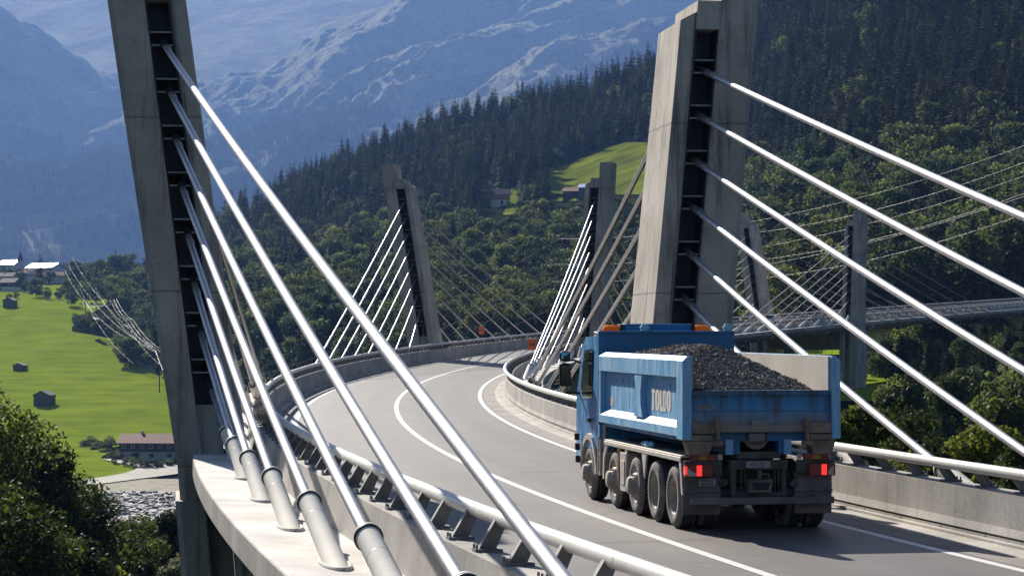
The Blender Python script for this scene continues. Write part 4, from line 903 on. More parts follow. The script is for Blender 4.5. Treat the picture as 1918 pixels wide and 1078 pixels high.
# ------------------------------------------------------------------ the tipper truck
def truckmats():
    def paint(name, c, dirt, lo, hi, amt, rough=0.35, stretch=(1, 1, 0.15), streak_z=None):
        m, nt, b = new_mat(name, rough, 0, 0.5); v = coords(nt); vs = coords(nt, (6, 6, 6 * stretch[2]))
        n = pos_noise(nt, 1.2, v, 6, .7); s = pos_noise(nt, 1.0, vs, 5, .7)
        col = mixc(nt, ramp(nt, s, [(lo, 0.0), (hi, amt)]), c, dirt)
        col = mixc(nt, ramp(nt, n, [(0.5, 0.0), (0.72, amt * .6)]), col, tuple(x * .7 for x in dirt))
        if streak_z:
            sp = nt.nodes.new('ShaderNodeSeparateXYZ'); nt.links.new(v, sp.inputs[0])
            a = nt.nodes.new('ShaderNodeMath'); a.operation = 'MULTIPLY_ADD'; a.inputs[1].default_value = 0.55
            nt.links.new(s, a.inputs[0]); nt.links.new(sp.outputs[2], a.inputs[2])
            z0, z1 = streak_z
            col = mixc(nt, ramp(nt, mapr(nt, a.outputs[0], z0 + .1, z0 + .5), [(0.0, 0.95), (1.0, 0.0)]), col, (0.27, 0.205, 0.15))
            col = mixc(nt, ramp(nt, mapr(nt, a.outputs[0], z1 - .12, z1 + .3), [(0.0, 0.0), (1.0, 0.85)]), col, (0.045, 0.042, 0.045))
        nt.links.new(col, b.inputs['Base Color']); r = ramp(nt, s, [(0.4, rough), (0.7, 0.8)]); nt.links.new(r, b.inputs['Roughness'])
        return m
    def mapr(nt, x, a, b):
        n = nt.nodes.new('ShaderNodeMapRange'); n.inputs[1].default_value = a; n.inputs[2].default_value = b; nt.links.new(x, n.inputs[0]); return n.outputs[0]
    M['blue'] = paint('dusty_blue_paint', (0.085, 0.38, 0.70), (0.46, 0.60, 0.70), 0.36, 0.70, 0.75)
    M['cabblue'] = paint('cab_blue_paint', (0.03, 0.22, 0.48), (0.3, 0.36, 0.4), 0.55, 0.8, 0.3, 0.25)
    M['headblue'] = paint('headboard_blue', (0.02, 0.16, 0.36), (0.10, 0.085, 0.085), 0.5, 0.75, 0.6, 0.5)
    M['gateblue'] = paint('scraped_blue', (0.018, 0.29, 0.62), (0.14, 0.105, 0.09), 0.46, 0.66, 0.8, 0.45, (1, 1, .12), (1.90, 2.42))
    M['inner'] = simple('worn_bed_lining', (0.60, 0.55, 0.47), 0.6, 0.1, 0.12, 1.2, dirt=((0.3, 0.26, 0.22), 0.62))
    M['chassis'] = simple('dusty_chassis', (0.07, 0.062, 0.06), 0.75, 0, 0.5, 3.0, dirt=((0.2, 0.17, 0.155), 0.56))
    M['alu'] = simple('dusty_aluminium', (0.5, 0.45, 0.4), 0.6, 0.25, 0.2, 4.0, dirt=((0.2, 0.17, 0.14), 0.6))
    M['flap'] = simple('dusty_mud_flap', (0.15, 0.13, 0.125), 0.85, 0, 0.4, 2.5, dirt=((0.25, 0.21, 0.19), 0.55))
    M['rustplate'] = simple('dirty_steel_plate', (0.24, 0.175, 0.135), 0.8, 0.1, 0.4, 5, dirt=((0.05, 0.035, 0.03), 0.55))
    M['rim'] = simple('dusty_rim', (0.36, 0.315, 0.275), 0.7, 0.15, 0.25, 6); M['hub'] = simple('dusty_hub', (0.45, 0.4, 0.34), 0.65, 0.15, 0.35, 8)
    M['ttyre'] = simple('dusty_tyre', (0.19, 0.17, 0.155), 0.9, 0, 0.35, 5, dirt=((0.05, 0.045, 0.042), 0.55))
    M['tread'] = simple('dark_tread', (0.028, 0.026, 0.025), 0.9, 0, 0.4, 6)
    M['amber'] = simple('amber_lens', (1.0, 0.40, 0.015), 0.2, 0, 0.05, 3); _n = M['amber'].node_tree; _t = _n.nodes.new('ShaderNodeBsdfTranslucent'); _t.inputs[0].default_value = (1, .42, .015, 1); _m = _n.nodes.new('ShaderNodeMixShader'); _m.inputs[0].default_value = .55; _n.links.new(_n.nodes['Principled BSDF'].outputs[0], _m.inputs[1]); _n.links.new(_t.outputs[0], _m.inputs[2]); _n.links.new(_m.outputs[0], _n.nodes['Material Output'].inputs[0]); M['cyan'] = simple('pale_blue_plastic', (0.25, 0.55, 0.75), 0.4, 0, 0.1, 4)
    M['lamp_red'] = simple('red_lens', (0.2, 0.012, 0.012), 0.2, 0, 0.1, 4)
    m, nt, b = new_mat('lit_red_lens', 0.2); b.inputs['Base Color'].default_value = (0.8, 0.02, 0.02, 1); b.inputs['Emission Color'].default_value = (1, 0.035, 0.03, 1); b.inputs['Emission Strength'].default_value = 0.55; M['lit'] = m
    M['clear'] = simple('clear_lens', (0.42, 0.38, 0.36), 0.25, 0, 0.1, 4); M['plate'] = simple('dusty_plate', (0.3, 0.28, 0.265), 0.6, 0, 0.15, 6); M['print'] = simple('grey_print', (0.09, 0.085, 0.085), 0.6, 0, 0.1, 5)
    M['letter'] = simple('cream_lettering', (0.74, 0.69, 0.64), 0.55, 0, 0.05, 3, dirt=((0.45, 0.47, 0.5), 0.62)); M['mirror'] = simple('mirror_glass', (0.8, 0.82, 0.84), 0.02, 1.0, 0.0, 2)
    M['yellow'] = simple('ochre_straps', (0.42, 0.24, 0.05), 0.7, 0, 0.3, 9)
truckmats()
T = empty('tipper_truck', (4.05, 41.95, 0), R(9.9)); T.scale = (1.05, 1, 1); tag(T, 'blue five-axle tipper truck driving away, loaded with dark gravel', 'truck')
# bed: floor, two sides with framed panels, headboard, tailgate
BR, BF, HW, ZB, ZT = -0.95, 5.80, 1.31, 1.66, 2.96
mb = MB(); mb.box(-1.2, 1.2, BR + .1, BF, 1.52, 1.7); mb.box(-.5, -.32, BR + .1, BF, 1.3, 1.52); mb.box(.32, .5, BR + .1, BF, 1.3, 1.52)
bed = mb.build('bed', M['headblue'], T, bevel=0.01)
def side(sg):
    X = lambda a: sg * a
    mb = MB()
    def pr(poly, y0, y1, m=0):                          # poly in (outward, z)
        mb.prism(poly if sg > 0 else poly[::-1], lambda q, t: Vector((sg * q[0], t, q[1])), y0, y1, m)
    pr([(1.16, ZB), (1.2, ZB), (1.2, 2.62), (1.16, 2.62)], BR + .05, BF)               # skin
    pr([(1.16, 2.6), (1.31, 2.6), (1.31, 2.885), (1.235, 2.965), (1.16, 2.965)], BR + .02, BF + .02)   # top rail with chamfer
    pr([(1.16, ZB - .06), (1.31, ZB - .06), (1.31, ZB + .09), (1.203, ZB + .20), (1.16, ZB + .2)], BR + .05, BF)     # bottom flange
    s = mb.build('side_panel', M['blue'], bed, bevel=0.008)
    mb = MB()                                           # rear and front corner posts, flared middle post
    pr([(1.163, ZB - .1), (1.315, ZB - .1), (1.315, 2.88), (1.24, 2.96), (1.163, 2.96)], BR - .07, BR + .36)
    mb.build('side_post', M['blue'], bed, bevel=0.008); mb = MB()
    pr([(1.163, ZB), (1.305, ZB), (1.305, 2.6), (1.163, 2.6)], BF - .14, BF + .021)
    mb.build('side_post', M['blue'], bed, bevel=0.008); mb = MB()
    y = 2.42; w0, w1, w2 = .36, .2, .3
    poly = [(y - w2, 2.598), (y + w2, 2.598), (y + w1, 2.3), (y + w1, 2.08), (y + w0, ZB + .16), (y - w0, ZB + .16), (y - w1, 2.08), (y - w1, 2.3)]
    mb.prism(poly if sg < 0 else poly[::-1], lambda q, t: Vector((sg * t, q[0], q[1])), 1.165, 1.298)
    mb.build('side_post', M['blue'], bed, bevel=0.008)
    mb = MB(); pr([(1.13, 1.7), (1.157, 1.7), (1.157, 2.955), (1.13, 2.955)], BR + .02, BF - .06); mb.build('side_lining', M['inner'], bed)
    mb = MB()
    for y in (.3, .8, 1.35, 3.1, 3.6, 4.1, 4.7): mb.box(*sorted((sg * 1.2, sg * 1.222)), y, y + .02, 2.43, 2.455); mb.tube([(sg * 1.208, y + .01, 2.43), (sg * 1.204, y + .02, 2.38)], .005, 5)
    mb.build('rope_hook', M['blue'], s)
    return s
sl = side(-1); side(1)
mb = MB(); mb.box(-1.31, 1.31, BF + .022, BF + .12, 1.55, 3.35); mb.box(-1.31, 1.31, BF - .02, BF + .14, 3.33, 3.38); hbd = mb.build('headboard', M['headblue'], bed, bevel=0.01)
for x in (-.42, 1.18):
    mb = MB(); mb.box(x - .07, x + .07, BF + .0, BF + .1, 3.383, 3.43); mb.box(x - .085, x + .085, BF - .01, BF + .11, 3.43, 3.47); mb.box(x - .06, x + .06, BF, BF + .1, 3.47, 3.52); mb.build('lashing_bracket', M['cyan'], hbd, bevel=0.01)
mb = MB(); mb.box(-1.155, 1.155, BR, BR + .09, 1.69, 2.38); mb.box(-1.155, 1.155, BR - .045, BR + .09, 2.3, 2.385); mb.box(-1.155, 1.155, BR - .05, BR - .001, 1.68, 1.8); mb.box(-.17, .1, BR - .06, BR - .001, 1.68, 1.9)
mb.box(-1.155, 1.155, BR - .02, BR - .001, 2.03, 2.05)
tg = mb.build('tailgate', M['gateblue'], bed, bevel=0.006)
for sx in (-1, 1):
    mb = MB(); a, b = sorted((sx * .72, sx * 1.155)); mb.hexa([(a, BR - .07, 1.66), (b, BR - .07, 1.66), (b, BR - .051, 1.66), (a, BR - .051, 1.66), (a, BR - .065, 1.84), (b, BR - .065, 1.84), (b, BR - .051, 1.84), (a, BR - .051, 1.84)])
    mb.tube([(sx * .74, BR - .12, 1.55), (sx * .74, BR - .12, 1.92)], .035, 8); mb.box(*sorted((sx * .69, sx * .79)), BR - .14, BR - .06, 1.78, 1.9); mb.tube([(sx * .66, BR - .1, 1.5), (sx * .82, BR - .1, 1.5)], .05, 8)
    mb.build('tailgate_latch', M['rustplate'], tg, bevel=0.006)
for sx in (-1, 1):
    mb = MB(); a, b = sorted((sx * .8, sx * 1.24)); mb.hexa([(a + .06, BR - .02, 1.30), (b - .06, BR - .02, 1.30), (b - .06, BR + .3, 1.30), (a + .06, BR + .3, 1.30), (a, BR - .06, 1.53), (b, BR - .06, 1.53), (b, BR + .3, 1.53), (a, BR + .3, 1.53)])
    mb.box(a, b, BR - .05, BR + .3, 1.535, 1.64); mb.build('hinge_box', M['rustplate'], bed, bevel=0.015)
mb = MB(); mb.box(-1.04, -.78, BR - .008, BR - .0015, 2.06, 2.14); pl_ = mb.build('data_plate', M['plate'], tg)
mb = MB()
for r in range(2):
    x = -1.02
    while x < -.82: q = rnd.uniform(.012, .03); mb.box(x, x + q, BR - .0105, BR - .0085, 2.075 + .033 * r, 2.094 + .033 * r); x += q + .008
mb.build('lettering', M['print'], pl_)
# TOLDO lettering, block capitals cut as shapes standing 3 mm off the panel
def letters():
    mb = MB(); xo = -1.2035; y0, z0, hh, tot = 1.78, 1.97, .40, 1.5        # starts forward, reads towards the rear
    def P(poly): mb.prism(poly[::-1], lambda q, t: Vector((xo + t, y0 - q[0] * tot, z0 + q[1] * hh)), -.003, 0)
    def ring(x0, x1, sl0, sl1, za=0.0, zb=1.0, n=20):
        cx, rx = (x0 + x1) / 2, (x1 - x0) / 2; cz, rz_ = (za + zb) / 2, (zb - za) / 2; scx, srx = (sl0 + sl1) / 2, (sl1 - sl0) / 2
        o = [(cx + rx * math.copysign(abs(math.cos(t)) ** .75, math.cos(t)), cz + rz_ * math.copysign(abs(math.sin(t)) ** .75, math.sin(t))) for t in [2*math.pi*k/n for k in range(n)]]
        i = [(scx + srx * math.cos(t), cz + rz_ * .62 * math.sin(t)) for t in [2*math.pi*k/n for k in range(n)]]
        for k in range(n): P([o[k], o[(k+1) % n], i[(k+1) % n], i[k]])
    P([(0, .78), (.205, .78), (.205, 1), (0, 1)]); P([(.05, 0), (.155, 0), (.155, .78), (.05, .78)])
    ring(.215, .44, .312, .348)
    P([(.45, .0), (.54, 0), (.54, 1), (.45, 1)]); P([(.54, 0), (.6, 0), (.6, .2), (.54, .2)])
    P([(.605, 0), (.69, 0), (.69, 1), (.605, 1)]); P([(.69, .82), (.725, .82), (.725, 1), (.69, 1)]); P([(.69, 0), (.725, 0), (.725, .18), (.69, .18)])
    P([(.725, 0), (.76, .04), (.785, .2), (.79, .5), (.785, .8), (.76, .96), (.725, 1)])
    ring(.80, 1.0, .885, .915)
    return mb.build('lettering', M['letter'], sl)
letters()
mb = MB(); mb.box(-1.206, -1.2015, 4.95, 5.2, 1.93, 2.1); mb.build('sticker', simple('faded_sticker', (.55, .46, .36), .6), sl)
# gravel load
def load():
    nx, ny = 150, 300; xs = np.linspace(-1.125, 1.125, nx); ys = np.linspace(BR + .1, BF - .05, ny); X, Y = np.meshgrid(xs, ys, indexing='ij')
    r = np.hypot((X + .42) / 1.0, np.maximum(np.abs(Y - 2.9) - 1.0, 0) / 2.1)
    yf = .30 * np.maximum(0, Y - 3.6) ** 1.1 + .02 * np.maximum(0, 2.2 - Y) ** 1.5
    Z = np.where(X > -.3, 3.12 - .56 * (np.maximum(0, X + .3) ** 2 / (np.maximum(0, X + .3) + .18)), 3.12 - .2 * np.maximum(0, -.3 - X) ** 1.2) - yf
    Z = np.minimum(Z, 2.35 + .40 * (Y + .85) - .10 * np.maximum(0, X) + .05 * np.maximum(0, -X))
    Z = np.maximum(Z, 1.72) + (fbm(X * 2.2, Y * 2.2, 3, 91) - .45) * .09 + (vnoise(X * 26, Y * 26, 95) - .5) * .035
    v = np.stack([X, Y, Z], -1).reshape(-1, 3); f = grid_faces(nx, ny)[:, ::-1]
    V = [v]; Fs = [f]; k = len(v); cube = np.array([(-1,-1,-1),(1,-1,-1),(1,1,-1),(-1,1,-1),(-1,-1,1),(1,-1,1),(1,1,1),(-1,1,1)], float); cf = np.array([(0,3,2,1),(4,5,6,7),(0,1,5,4),(1,2,6,5),(2,3,7,6),(3,0,4,7)])
    for _ in range(8200):
        i, j = rng.integers(0, nx), rng.integers(0, ny)
        if Y[i, j] > 4.6 and rng.random() < .5: continue
        s = rng.uniform(.009, .023) * (1.4 if rng.random() < .08 else 1); q, _r = np.linalg.qr(rng.normal(size=(3, 3)))
        V.append((cube * (1, .8, .6) * rng.uniform(.6, 1.2, (8, 3)) * s) @ q.T + (X[i, j] * .985, Y[i, j], Z[i, j] + s * .3)); Fs.append(cf + k); k += 8
    m, nt, b = new_mat('dark_gravel', 0.9, 0, 0.25); v_ = coords(nt); vo = nt.nodes.new('ShaderNodeTexVoronoi'); vo.inputs['Scale'].default_value = 34; nt.links.new(v_, vo.inputs['Vector'])
    nt.links.new(ramp(nt, vo.outputs['Color'], [(0.1, (0.11, 0.092, 0.08)), (0.6, (0.22, 0.186, 0.162)), (0.95, (0.42, 0.37, 0.33))]), b.inputs['Base Color'])
    o = link('gravel_load', np_mesh('gravel_load', np.concatenate(V), np.concatenate(Fs), [m], False), T.location, T.rotation_euler[2], (1.05, 1, 1)); tag(o, 'heap of dark crushed gravel filling the bed of the blue truck', 'gravel')
load()
# cab
mb = MB(); CY0, CY1 = 6.12, 8.35
prof = [(CY0, 1.05), (CY0, 3.12), (CY0 + .35, 3.27), (CY1 - .75, 3.25), (CY1 - .35, 3.02), (CY1, 1.95), (CY1 + .03, .75), (CY1 - .55, .72), (CY1 - .6, 1.05)]
secs = []
for x, ins in ((-1.24, .0), (-1.19, 1), (1.19, 1), (1.24, 0)): secs.append([(x * (1 if ins or z < 2 else .965), y, z) for y, z in prof])
k = len(prof); vs = [p for s in secs for p in s]
mb.add(vs, [(i*k+j, i*k+(j+1) % k, (i+1)*k+(j+1) % k, (i+1)*k+j) for i in range(3) for j in range(k)] + [tuple(range(k)), tuple(range(3*k, 4*k))[::-1]])
cab = mb.build('cab', M['cabblue'], T, bevel=0.03)
for sg in (-1, 1):
    wx = lambda z: sg * (1.246 if z < 2 else 1.246 - .03)
    mb = MB(); q = [(6.85, 2.05), (7.75, 1.98), (8.0, 2.25), (7.62, 2.98), (6.85, 3.02)]
    mb.prism(q if sg < 0 else q[::-1], lambda a, t: Vector((sg * (1.215 + t), a[0], a[1])), 0, .012); dr = mb.build('side_window', M['glassd'], cab)
    mb = MB(); mb.box(*sorted((sg * 1.246, sg * 1.29)), 6.9, 7.15, 1.55, 1.63); mb.build('door_handle', M['black'], cab)
    mb = MB(); arc = [(7.05 + .78 * math.cos(a), .55 + .78 * math.sin(a)) for a in [math.pi * k_ / 14 for k_ in range(15)]]; inn = [(7.05 + .66 * math.cos(a), .55 + .66 * math.sin(a)) for a in [math.pi * k_ / 14 for k_ in range(15)]]
    for i in range(14): mb.prism([arc[i], arc[i+1], inn[i+1], inn[i]], lambda a, t: Vector((t, a[0], a[1])), *sorted((sg * .9, sg * 1.275)))
    mb.build('wheel_arch', M['alu'], cab)
    mb = MB(); mb.box(*sorted((sg * 1.0, sg * 1.26)), 5.92, 6.1, .55, .62); mb.box(*sorted((sg * 1.0, sg * 1.26)), 5.92, 6.1, .95, 1.0); mb.tube([(sg * 1.25, 6.1, .55), (sg * 1.25, 6.1, 1.3)], .025, 6); mb.tube([(sg * 1.25, 5.92, .55), (sg * 1.25, 5.92, 1.25)], .025, 6); mb.build('cab_step', M['alu'], cab)
    e = sg * 1.52
    mb = MB(); mb.tube([(sg * 1.2, 8.05, 2.72), (sg * 1.35, 8.1, 2.78), (e, 8.1, 2.76)], .025, 6); mb.tube([(sg * 1.22, 8.1, 2.1), (e, 8.1, 2.12)], .03, 6); mb.build('mirror_arm', M['black'], cab)
    mb = MB(); mb.box(e - .115, e + .115, 8.02, 8.16, 2.24, 2.72); mb.box(e - .105, e + .105, 8.04, 8.18, 2.755, 2.96); mh = mb.build('mirror', M['black'], cab, bevel=0.05)
    mb = MB(); mb.add([(e - .085, 8.0, 2.29), (e + .085, 8.015, 2.29), (e + .085, 8.015, 2.67), (e - .085, 8.0, 2.67)], [(0, 1, 2, 3)]); mb.add([(e - .08, 8.02, 2.79), (e + .08, 8.035, 2.79), (e + .08, 8.038, 2.93), (e - .08, 8.03, 2.93)], [(0, 1, 2, 3)]); mb.build('mirror_glass', M['mirror'], mh)
    mb = MB()
    mb.rev([(0, 0), (.17, 0), (.17, .03), (.15, .12), (.09, .19), (0, .205)], (sg * .88, 6.75, 3.28), (0, 0, 1), 24); b_ = mb.build('beacon', M['amber'], cab)
    mb = MB(); a, b = sorted((sg * .72, sg * 1.04)); mb.box(a, b, 6.6, 6.9, 3.27, 3.5)
    o = mb.build('beacon_housing', M['amber'], b_, bevel=0.09)
    mb = MB(); mb.box(*sorted((sg * .64, sg * .73)), 6.59, 6.91, 3.26, 3.51); mb.build('beacon_end_cap', M['black'], b_, bevel=0.01)
mb = MB(); mb.box(-.645, .645, 6.58, 6.92, 3.25, 3.52); mb.build('light_bar', M['headblue'], cab, bevel=0.02)
mb = MB(); mb.box(-1.2, -1.05, 6.2, 6.35, 3.14, 3.24); mb.tube([(-1.1, 6.4, 3.3), (-1.1, 7.2, 3.34)], .03, 6); mb.build('air_horn', M['black'], cab)
mb = MB(); mb.tube([(-1.16, 5.98, 1.05), (-1.16, 5.98, 2.35)], .035, 10); mb.tube([(-1.16, 5.98, 2.35), (-1.12, 6.05, 2.45)], .045, 8); mb.build('exhaust_pipe', M['alu'], cab)
# chassis, platforms, mudguards
mb = MB(); mb.box(-.47, -.36, -.75, 8.1, .78, 1.08); mb.box(.36, .47, -.75, 8.1, .78, 1.08)
for y in (-.5, 1.2, 3.0, 4.6): mb.box(-.36, .36, y, y + .15, .8, 1.05)
for y in (0, 1.37, 3.85, 5.35, 7.05): mb.tube([(-1.0, y, .54), (1.0, y, .54)], .13, 10)
mb.box(-.3, .3, -.2, 1.6, .4, .72); mb.box(-.95, .95, 1.0, 5.6, 1.12, 1.28); mb.box(-.9, -.48, 4.4, 5.6, .5, 1.1); mb.box(.48, .95, 2.2, 3.2, .5, 1.1)
ch = mb.build('chassis', M['chassis'], T, bevel=0.01)
WY = [0.0, 1.40, 2.95, 4.75, 7.05]
for sg in (-1, 1):
    mb = MB(); a, b = sorted((sg * .86, sg * 1.25)); mb.box(a, b, -.62, 5.55, 1.235, 1.275)
    mb.box(*sorted((sg * 1.235, sg * 1.265)), -.62, 5.55, 1.17, 1.245)
    mb.build('mudguard_platform', M['alu'], ch, bevel=0.008)
    mb = MB()
    def tri(pts, x=1.255): mb.prism(pts if sg < 0 else pts[::-1], lambda q, t: Vector((sg * (x - .03 + t), q[0], q[1])), 0, .03)
    tri([(2.33, 1.17), (1.95, 1.17), (2.12, .72)]); tri([(-.62, 1.17), (-.5, 1.17), (-.66, .62), (-.76, .62)])
    tri([(5.3, 1.17), (5.45, 1.17), (5.68, .95), (5.72, .5), (5.6, .5), (5.56, .9)]); tri([(4.2, 1.17), (4.35, 1.17), (4.1, .8), (4.1, .45), (3.98, .45), (3.98, .85)])
    tri([(3.55, 1.17), (3.7, 1.17), (3.78, .8), (3.78, .45), (3.66, .45), (3.6, .85)])
    mb.build('mudguard', M['alu'], ch)
    mb = MB(); mb.box(*sorted((sg * .98, sg * 1.262)), 3.62, 4.1, .38, 1.1); mb.box(*sorted((sg * 1.262, sg * 1.275)), 3.7, 4.02, .5, .95); tb = mb.build('tool_box', M['alu'], ch, bevel=0.015)
mb = MB()
for k_ in range(7): mb.rev([(0, -.05), (.05, -.05), (.065, 0), (.05, .05), (0, .05)], (-1.22, 4.22, 1.17 - .055 * k_), (0, .25, 1), 10)
mb.build('coiled_strap', M['yellow'], ch)
def wheel(sg, y, dual):
    Rw, c = 0.545, (sg * 1.25, y, .545); e = bpy.data.objects.new('wheel', None); COL.objects.link(e); e.parent = T; ax = (-sg, 0, 0)   # along runs inward from the outer face
    mb = MB(); prof = [(.31, .035), (.36, .005), (.44, .0), (.50, .02), (.535, .06), (.545, .1), (.545, .23), (.535, .27), (.50, .31), (.44, .32), (.33, .3)]
    mb.rev(prof, c, ax, 56, 0)
    if dual: mb.rev([(r, h + .36) for r, h in prof], c, ax, 56, 0)
    for kk in range(48):
        a = 2 * math.pi * kk / 48
        for h0, h1 in ((.075, .125), (.14, .19), (.205, .255)) + (((.435, .485), (.5, .55), (.565, .615)) if dual else ()):
            pts = []
            for h in (h0, h1):
                for (rr, da) in ((.543, -.05), (.543, .05), (.556, .045), (.556, -.045)):
                    ang = a + da + (.06 if h0 in (.14, .5) else 0); pts.append((c[0] - sg * h, y + rr * math.cos(ang), c[2] + rr * math.sin(ang)))
            mb.hexa([pts[0], pts[1], pts[5], pts[4], pts[3], pts[2], pts[6], pts[7]], 1)
    mb.build('tyre', [M['ttyre'], M['tread']], e)
    mb = MB()
    if dual: mb.rev([(.335, .03), (.315, .02), (.30, .04), (.285, .08), (.27, .2), (.24, .235), (.16, .24), (.13, .2), (.12, .13), (.0, .12)], c, ax, 44)
    else: mb.rev([(.335, .03), (.315, .02), (.30, .06), (.27, .08), (.24, .05), (.225, .0), (.21, -.01), (.165, -.015), (.16, -.10), (.14, -.12), (.0, -.125)], c, ax, 44)
    rm = mb.build('rim', M['rim'], e)
    mb = MB(); rb, hb_ = (.20, .225) if dual else (.19, -.01)
    for kk in range(10):
        a = 2 * math.pi * kk / 10; q = Vector((c[0] - sg * hb_, y + rb * math.cos(a), c[2] + rb * math.sin(a))); mb.tube([q, q + Vector((sg * .045, 0, 0))], .019, 6)
    mb.build('wheel_nut', M['hub'], rm)
for sg in (-1, 1):
    for i, y in enumerate(WY): wheel(sg, y, i < 2)
# rear end
for sg in (-1, 1):
    a, b = sorted((sg * .62, sg * 1.25)); mb = MB(); mb.hexa([(a, -.72, .28), (b, -.72, .28), (b, -.69, .28), (a, -.69, .28), (a, -.74, .98), (b, -.74, .98), (b, -.71, .98), (a, -.71, .98)]); mb.box(a, b, -.78, -.742, .66, .7)
    fl = mb.build('mud_flap', M['flap'], ch, bevel=0.008)
    mb = MB(); mb.box(a - .0, b, -.86, -.8, .98, 1.2); mb.build('light_bracket', M['chassis'], ch, bevel=0.01)
    xo = sg * 1.03; mb = MB(); mb.box(xo - .225, xo + .225, -.93, -.862, .93, 1.14); tl = mb.build('tail_light', M['lamp_red'], T, bevel=0.015)
    mb = MB(); q = xo - (.03 if sg < 0 else .01); mb.box(q - .0, q + .085, -.9345, -.9305, .945, 1.125); mb.build('brake_lamp', M['lit'], tl)
    if sg < 0: mb = MB(); mb.box(xo - .232, xo - .19, -.932, -.88, .97, 1.11); mb.build('side_lamp', M['lit'], tl)
    mb = MB(); pts = [(-.185, .945), (.05, .945), (-.02, .985), (-.09, 1.01), (-.185, 1.09)] if sg < 0 else [(.19, .945), (-.0 + .1, .945), (.1, .985), (.13, 1.05), (.19, 1.11)][::-1]
    mb.prism([(xo + x, z) for x, z in pts], lambda p_, t: Vector((p_[0], -.9335 + t, p_[1])), 0, .003); mb.build('reversing_lens', M['clear'], tl)
    mb = MB(); mb.box(*sorted((sg * .72, sg * 1.15)), -.875, -.862, 1.2, 1.3); mb.build('reflector_strip', M['lamp_red'], ch)
    mb = MB(); mb.box(*sorted((sg * .88, sg * 1.02)), -.879, -.876, 1.215, 1.285); mb.build('reflector_patch', M['yellow'], ch)
    mb = MB(); mb.box(*sorted((sg * .62, sg * .7)), -.89, -.86, 1.21, 1.31); mb.build('work_lamp', M['clear'], ch, bevel=0.01)
mb = MB(); mb.rev([(0, .0), (.045, .0), (.045, .015), (0, .02)], (.93, -.745, .56), (0, -1, 0), 18); mb.build('reflector', M['lamp_red'], ch)
mb = MB(); mb.box(-1.15, 1.24, -.92, -.81, .455, .575); ub = mb.build('underrun_bar', M['flap'], T, bevel=0.015)
mb = MB(); mb.box(-1.0, -.7, -.768, -.752, .76, .9); mb.build('bracket_plate', M['chassis'], ch); mb = MB(); mb.box(-.99, -.71, -.775, -.769, .77, .89); npl = mb.build('number_plate', M['plate'], T)
mb = MB(); 
for r_, zz in ((0, .84), (1, .785)):
    x = -.96
    while x < -.76: q = rnd.uniform(.015, .03); mb.box(x, x + q, -.7785, -.7755, zz, zz + .036); x += q + .014
mb.build('lettering', M['print'], npl)
mb = MB(); mb.box(-.48, .48, -.84, -.7, 1.04, 1.2); mb.box(-.36, .36, -.8, -.5, 1.22, 1.34); mb.box(-.46, -.38, -.82, -.7, .58, 1.04); mb.box(.38, .46, -.82, -.7, .58, 1.04); mb.box(-.46, .46, -.8, -.7, .58, .66)
for x in (-.3, -.24, .26, .32): mb.tube([(x, -.83, 1.04), (x, -.85, .85), (x * 1.05, -.8, .62)], .012, 6)
for x, z in ((-.66, .98), (-.58, .82), (.6, .8), (.66, .95)): mb.tube([(x, -.8, z), (x, -.62, z)], .07, 10)
mb.tube([(-.75, -.5, .62), (-.3, -.5, .62)], .09, 10); mb.tube([(.5, -.55, .62), (.75, -.55, .62)], .09, 10)
mb.build('rear_crossmember', M['chassis'], ch, bevel=0.01)
mb = MB(); mb.hexa([(-.17, -.95, .66), (.17, -.95, .66), (.2, -.8, .64), (-.2, -.8, .64), (-.2, -.95, .86), (.2, -.95, .86), (.22, -.8, .88), (-.22, -.8, .88)]); mb.tube([(0, -.86, .88), (0, -.86, 1.02)], .035, 8); mb.tube([(.0, -.9, .97), (.14, -.9, .97), (.16, -.9, .9)], .012, 6); hc = mb.build('tow_coupling', M['flap'], ch, bevel=0.02)
mb = MB(); mb.hexa([(-.12, -.953, .7), (.12, -.953, .7), (.1, -.951, .7), (-.1, -.951, .7), (-.16, -.953, .83), (.16, -.953, .83), (.14, -.951, .83), (-.14, -.951, .83)]); mb.build('coupling_mouth', M['black'], hc)
mb = MB(); mb.box(-.22, .18, -.846, -.842, 1.07, 1.18); lp = mb.build('badge_plate', M['plate'], ch)
mb = MB(); mb.tube([(-.02 + .13 * math.cos(a), -.848, 1.122 + .036 * math.sin(a)) for a in [.4 + 5.4 * k_ / 30 for k_ in range(31)]], .004, 5)
x = -.11
while x < .07: q = rnd.uniform(.008, .02); mb.box(x, x + q, -.849, -.8465, 1.112, 1.112 + rnd.uniform(.015, .03)); x += q + .006
mb.build('lettering', M['print'], lp)
for x in (-.57, .4): mb = MB(); mb.box(x, x + .12, BR + .04, BR + .1, 1.3, 1.55); mb.build('bed_lug', M['blue'], bed)
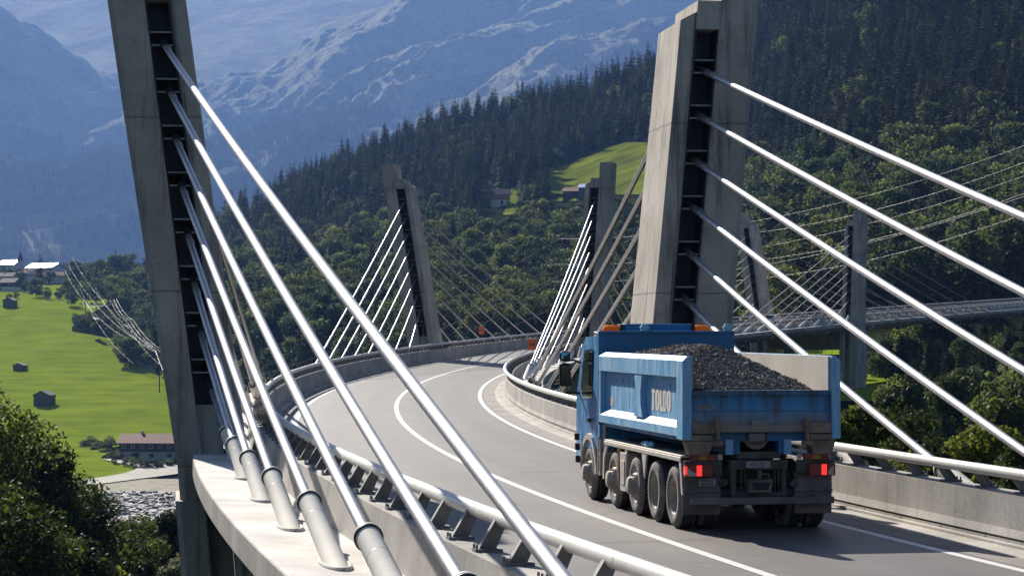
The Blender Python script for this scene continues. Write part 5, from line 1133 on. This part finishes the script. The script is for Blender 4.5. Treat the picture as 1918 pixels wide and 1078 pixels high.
mb = MB(); mb.rev([(0, 0), (.2, 0), (.2, .25), (0, .25)], (-.05, BR + .1, 1.58), (0, 1, 0), 20); mb.box(-.2, .06, BR - .03, BR + .1, 1.52, 1.66); mb.build('tipping_hinge', M['flap'], bed, bevel=0.01)
for y, z in ((7.6, 1.15), (7.55, .95), (7.5, .7)): mb = MB(); mb.box(-1.36, -1.27, y + .3, y + .36, z, z + .14); mb.build('marker_lamp', M['black'], cab)
# gloves lying on the platform
def gloves():
    g = random.Random(5); mb = MB(); base = Matrix.Translation(T.location) @ Matrix.Rotation(R(9.9), 4, 'Z')
    for gi in (0, 1):
        mb = MB(); c0 = Vector((-1.16, 2.2 + .32 * gi, 1.30)); vs = []; n = 14
        for a in range(n):
            for b in range(8):
                th = 2 * math.pi * a / n; ph = math.pi * (b + .5) / 8; rr = .75 + .45 * math.sin(3 * th + gi) * math.sin(ph) + g.uniform(-.12, .12)
                vs.append(base @ (c0 + Vector((.11 * rr * math.sin(ph) * math.cos(th), .17 * rr * math.sin(ph) * math.sin(th), .055 * math.cos(ph) + .03))))
        mb.add(vs, [(a * 8 + b, ((a + 1) % n) * 8 + b, ((a + 1) % n) * 8 + b + 1, a * 8 + b + 1) for a in range(n) for b in range(7)], 0, True)
        tag(mb.build('work_glove', M['cyan']), 'crumpled pale blue work glove on the truck mudguard platform, ' + ('nearer the tailgate' if gi == 0 else 'nearer the cab'), 'glove', 'work gloves')
gloves()
# ------------------------------------------------------------------ valley air
mb = MB(); mb.box(-4200, 4200, -60, 15200, -62, 2300); hz = mb.build('haze', [])
hm = bpy.data.materials.new('valley_air'); hm.use_nodes = True; nt = hm.node_tree; nt.nodes.remove(nt.nodes['Principled BSDF'])
pv = nt.nodes.new('ShaderNodeVolumePrincipled'); pv.inputs['Color'].default_value = (0.165, 0.305, 0.67, 1); pv.inputs['Density'].default_value = HAZE; pv.inputs['Anisotropy'].default_value = 0.2
nt.links.new(pv.outputs[0], nt.nodes['Material Output'].inputs['Volume']); hz.data.materials.append(hm); tag(hz, kind='stuff')
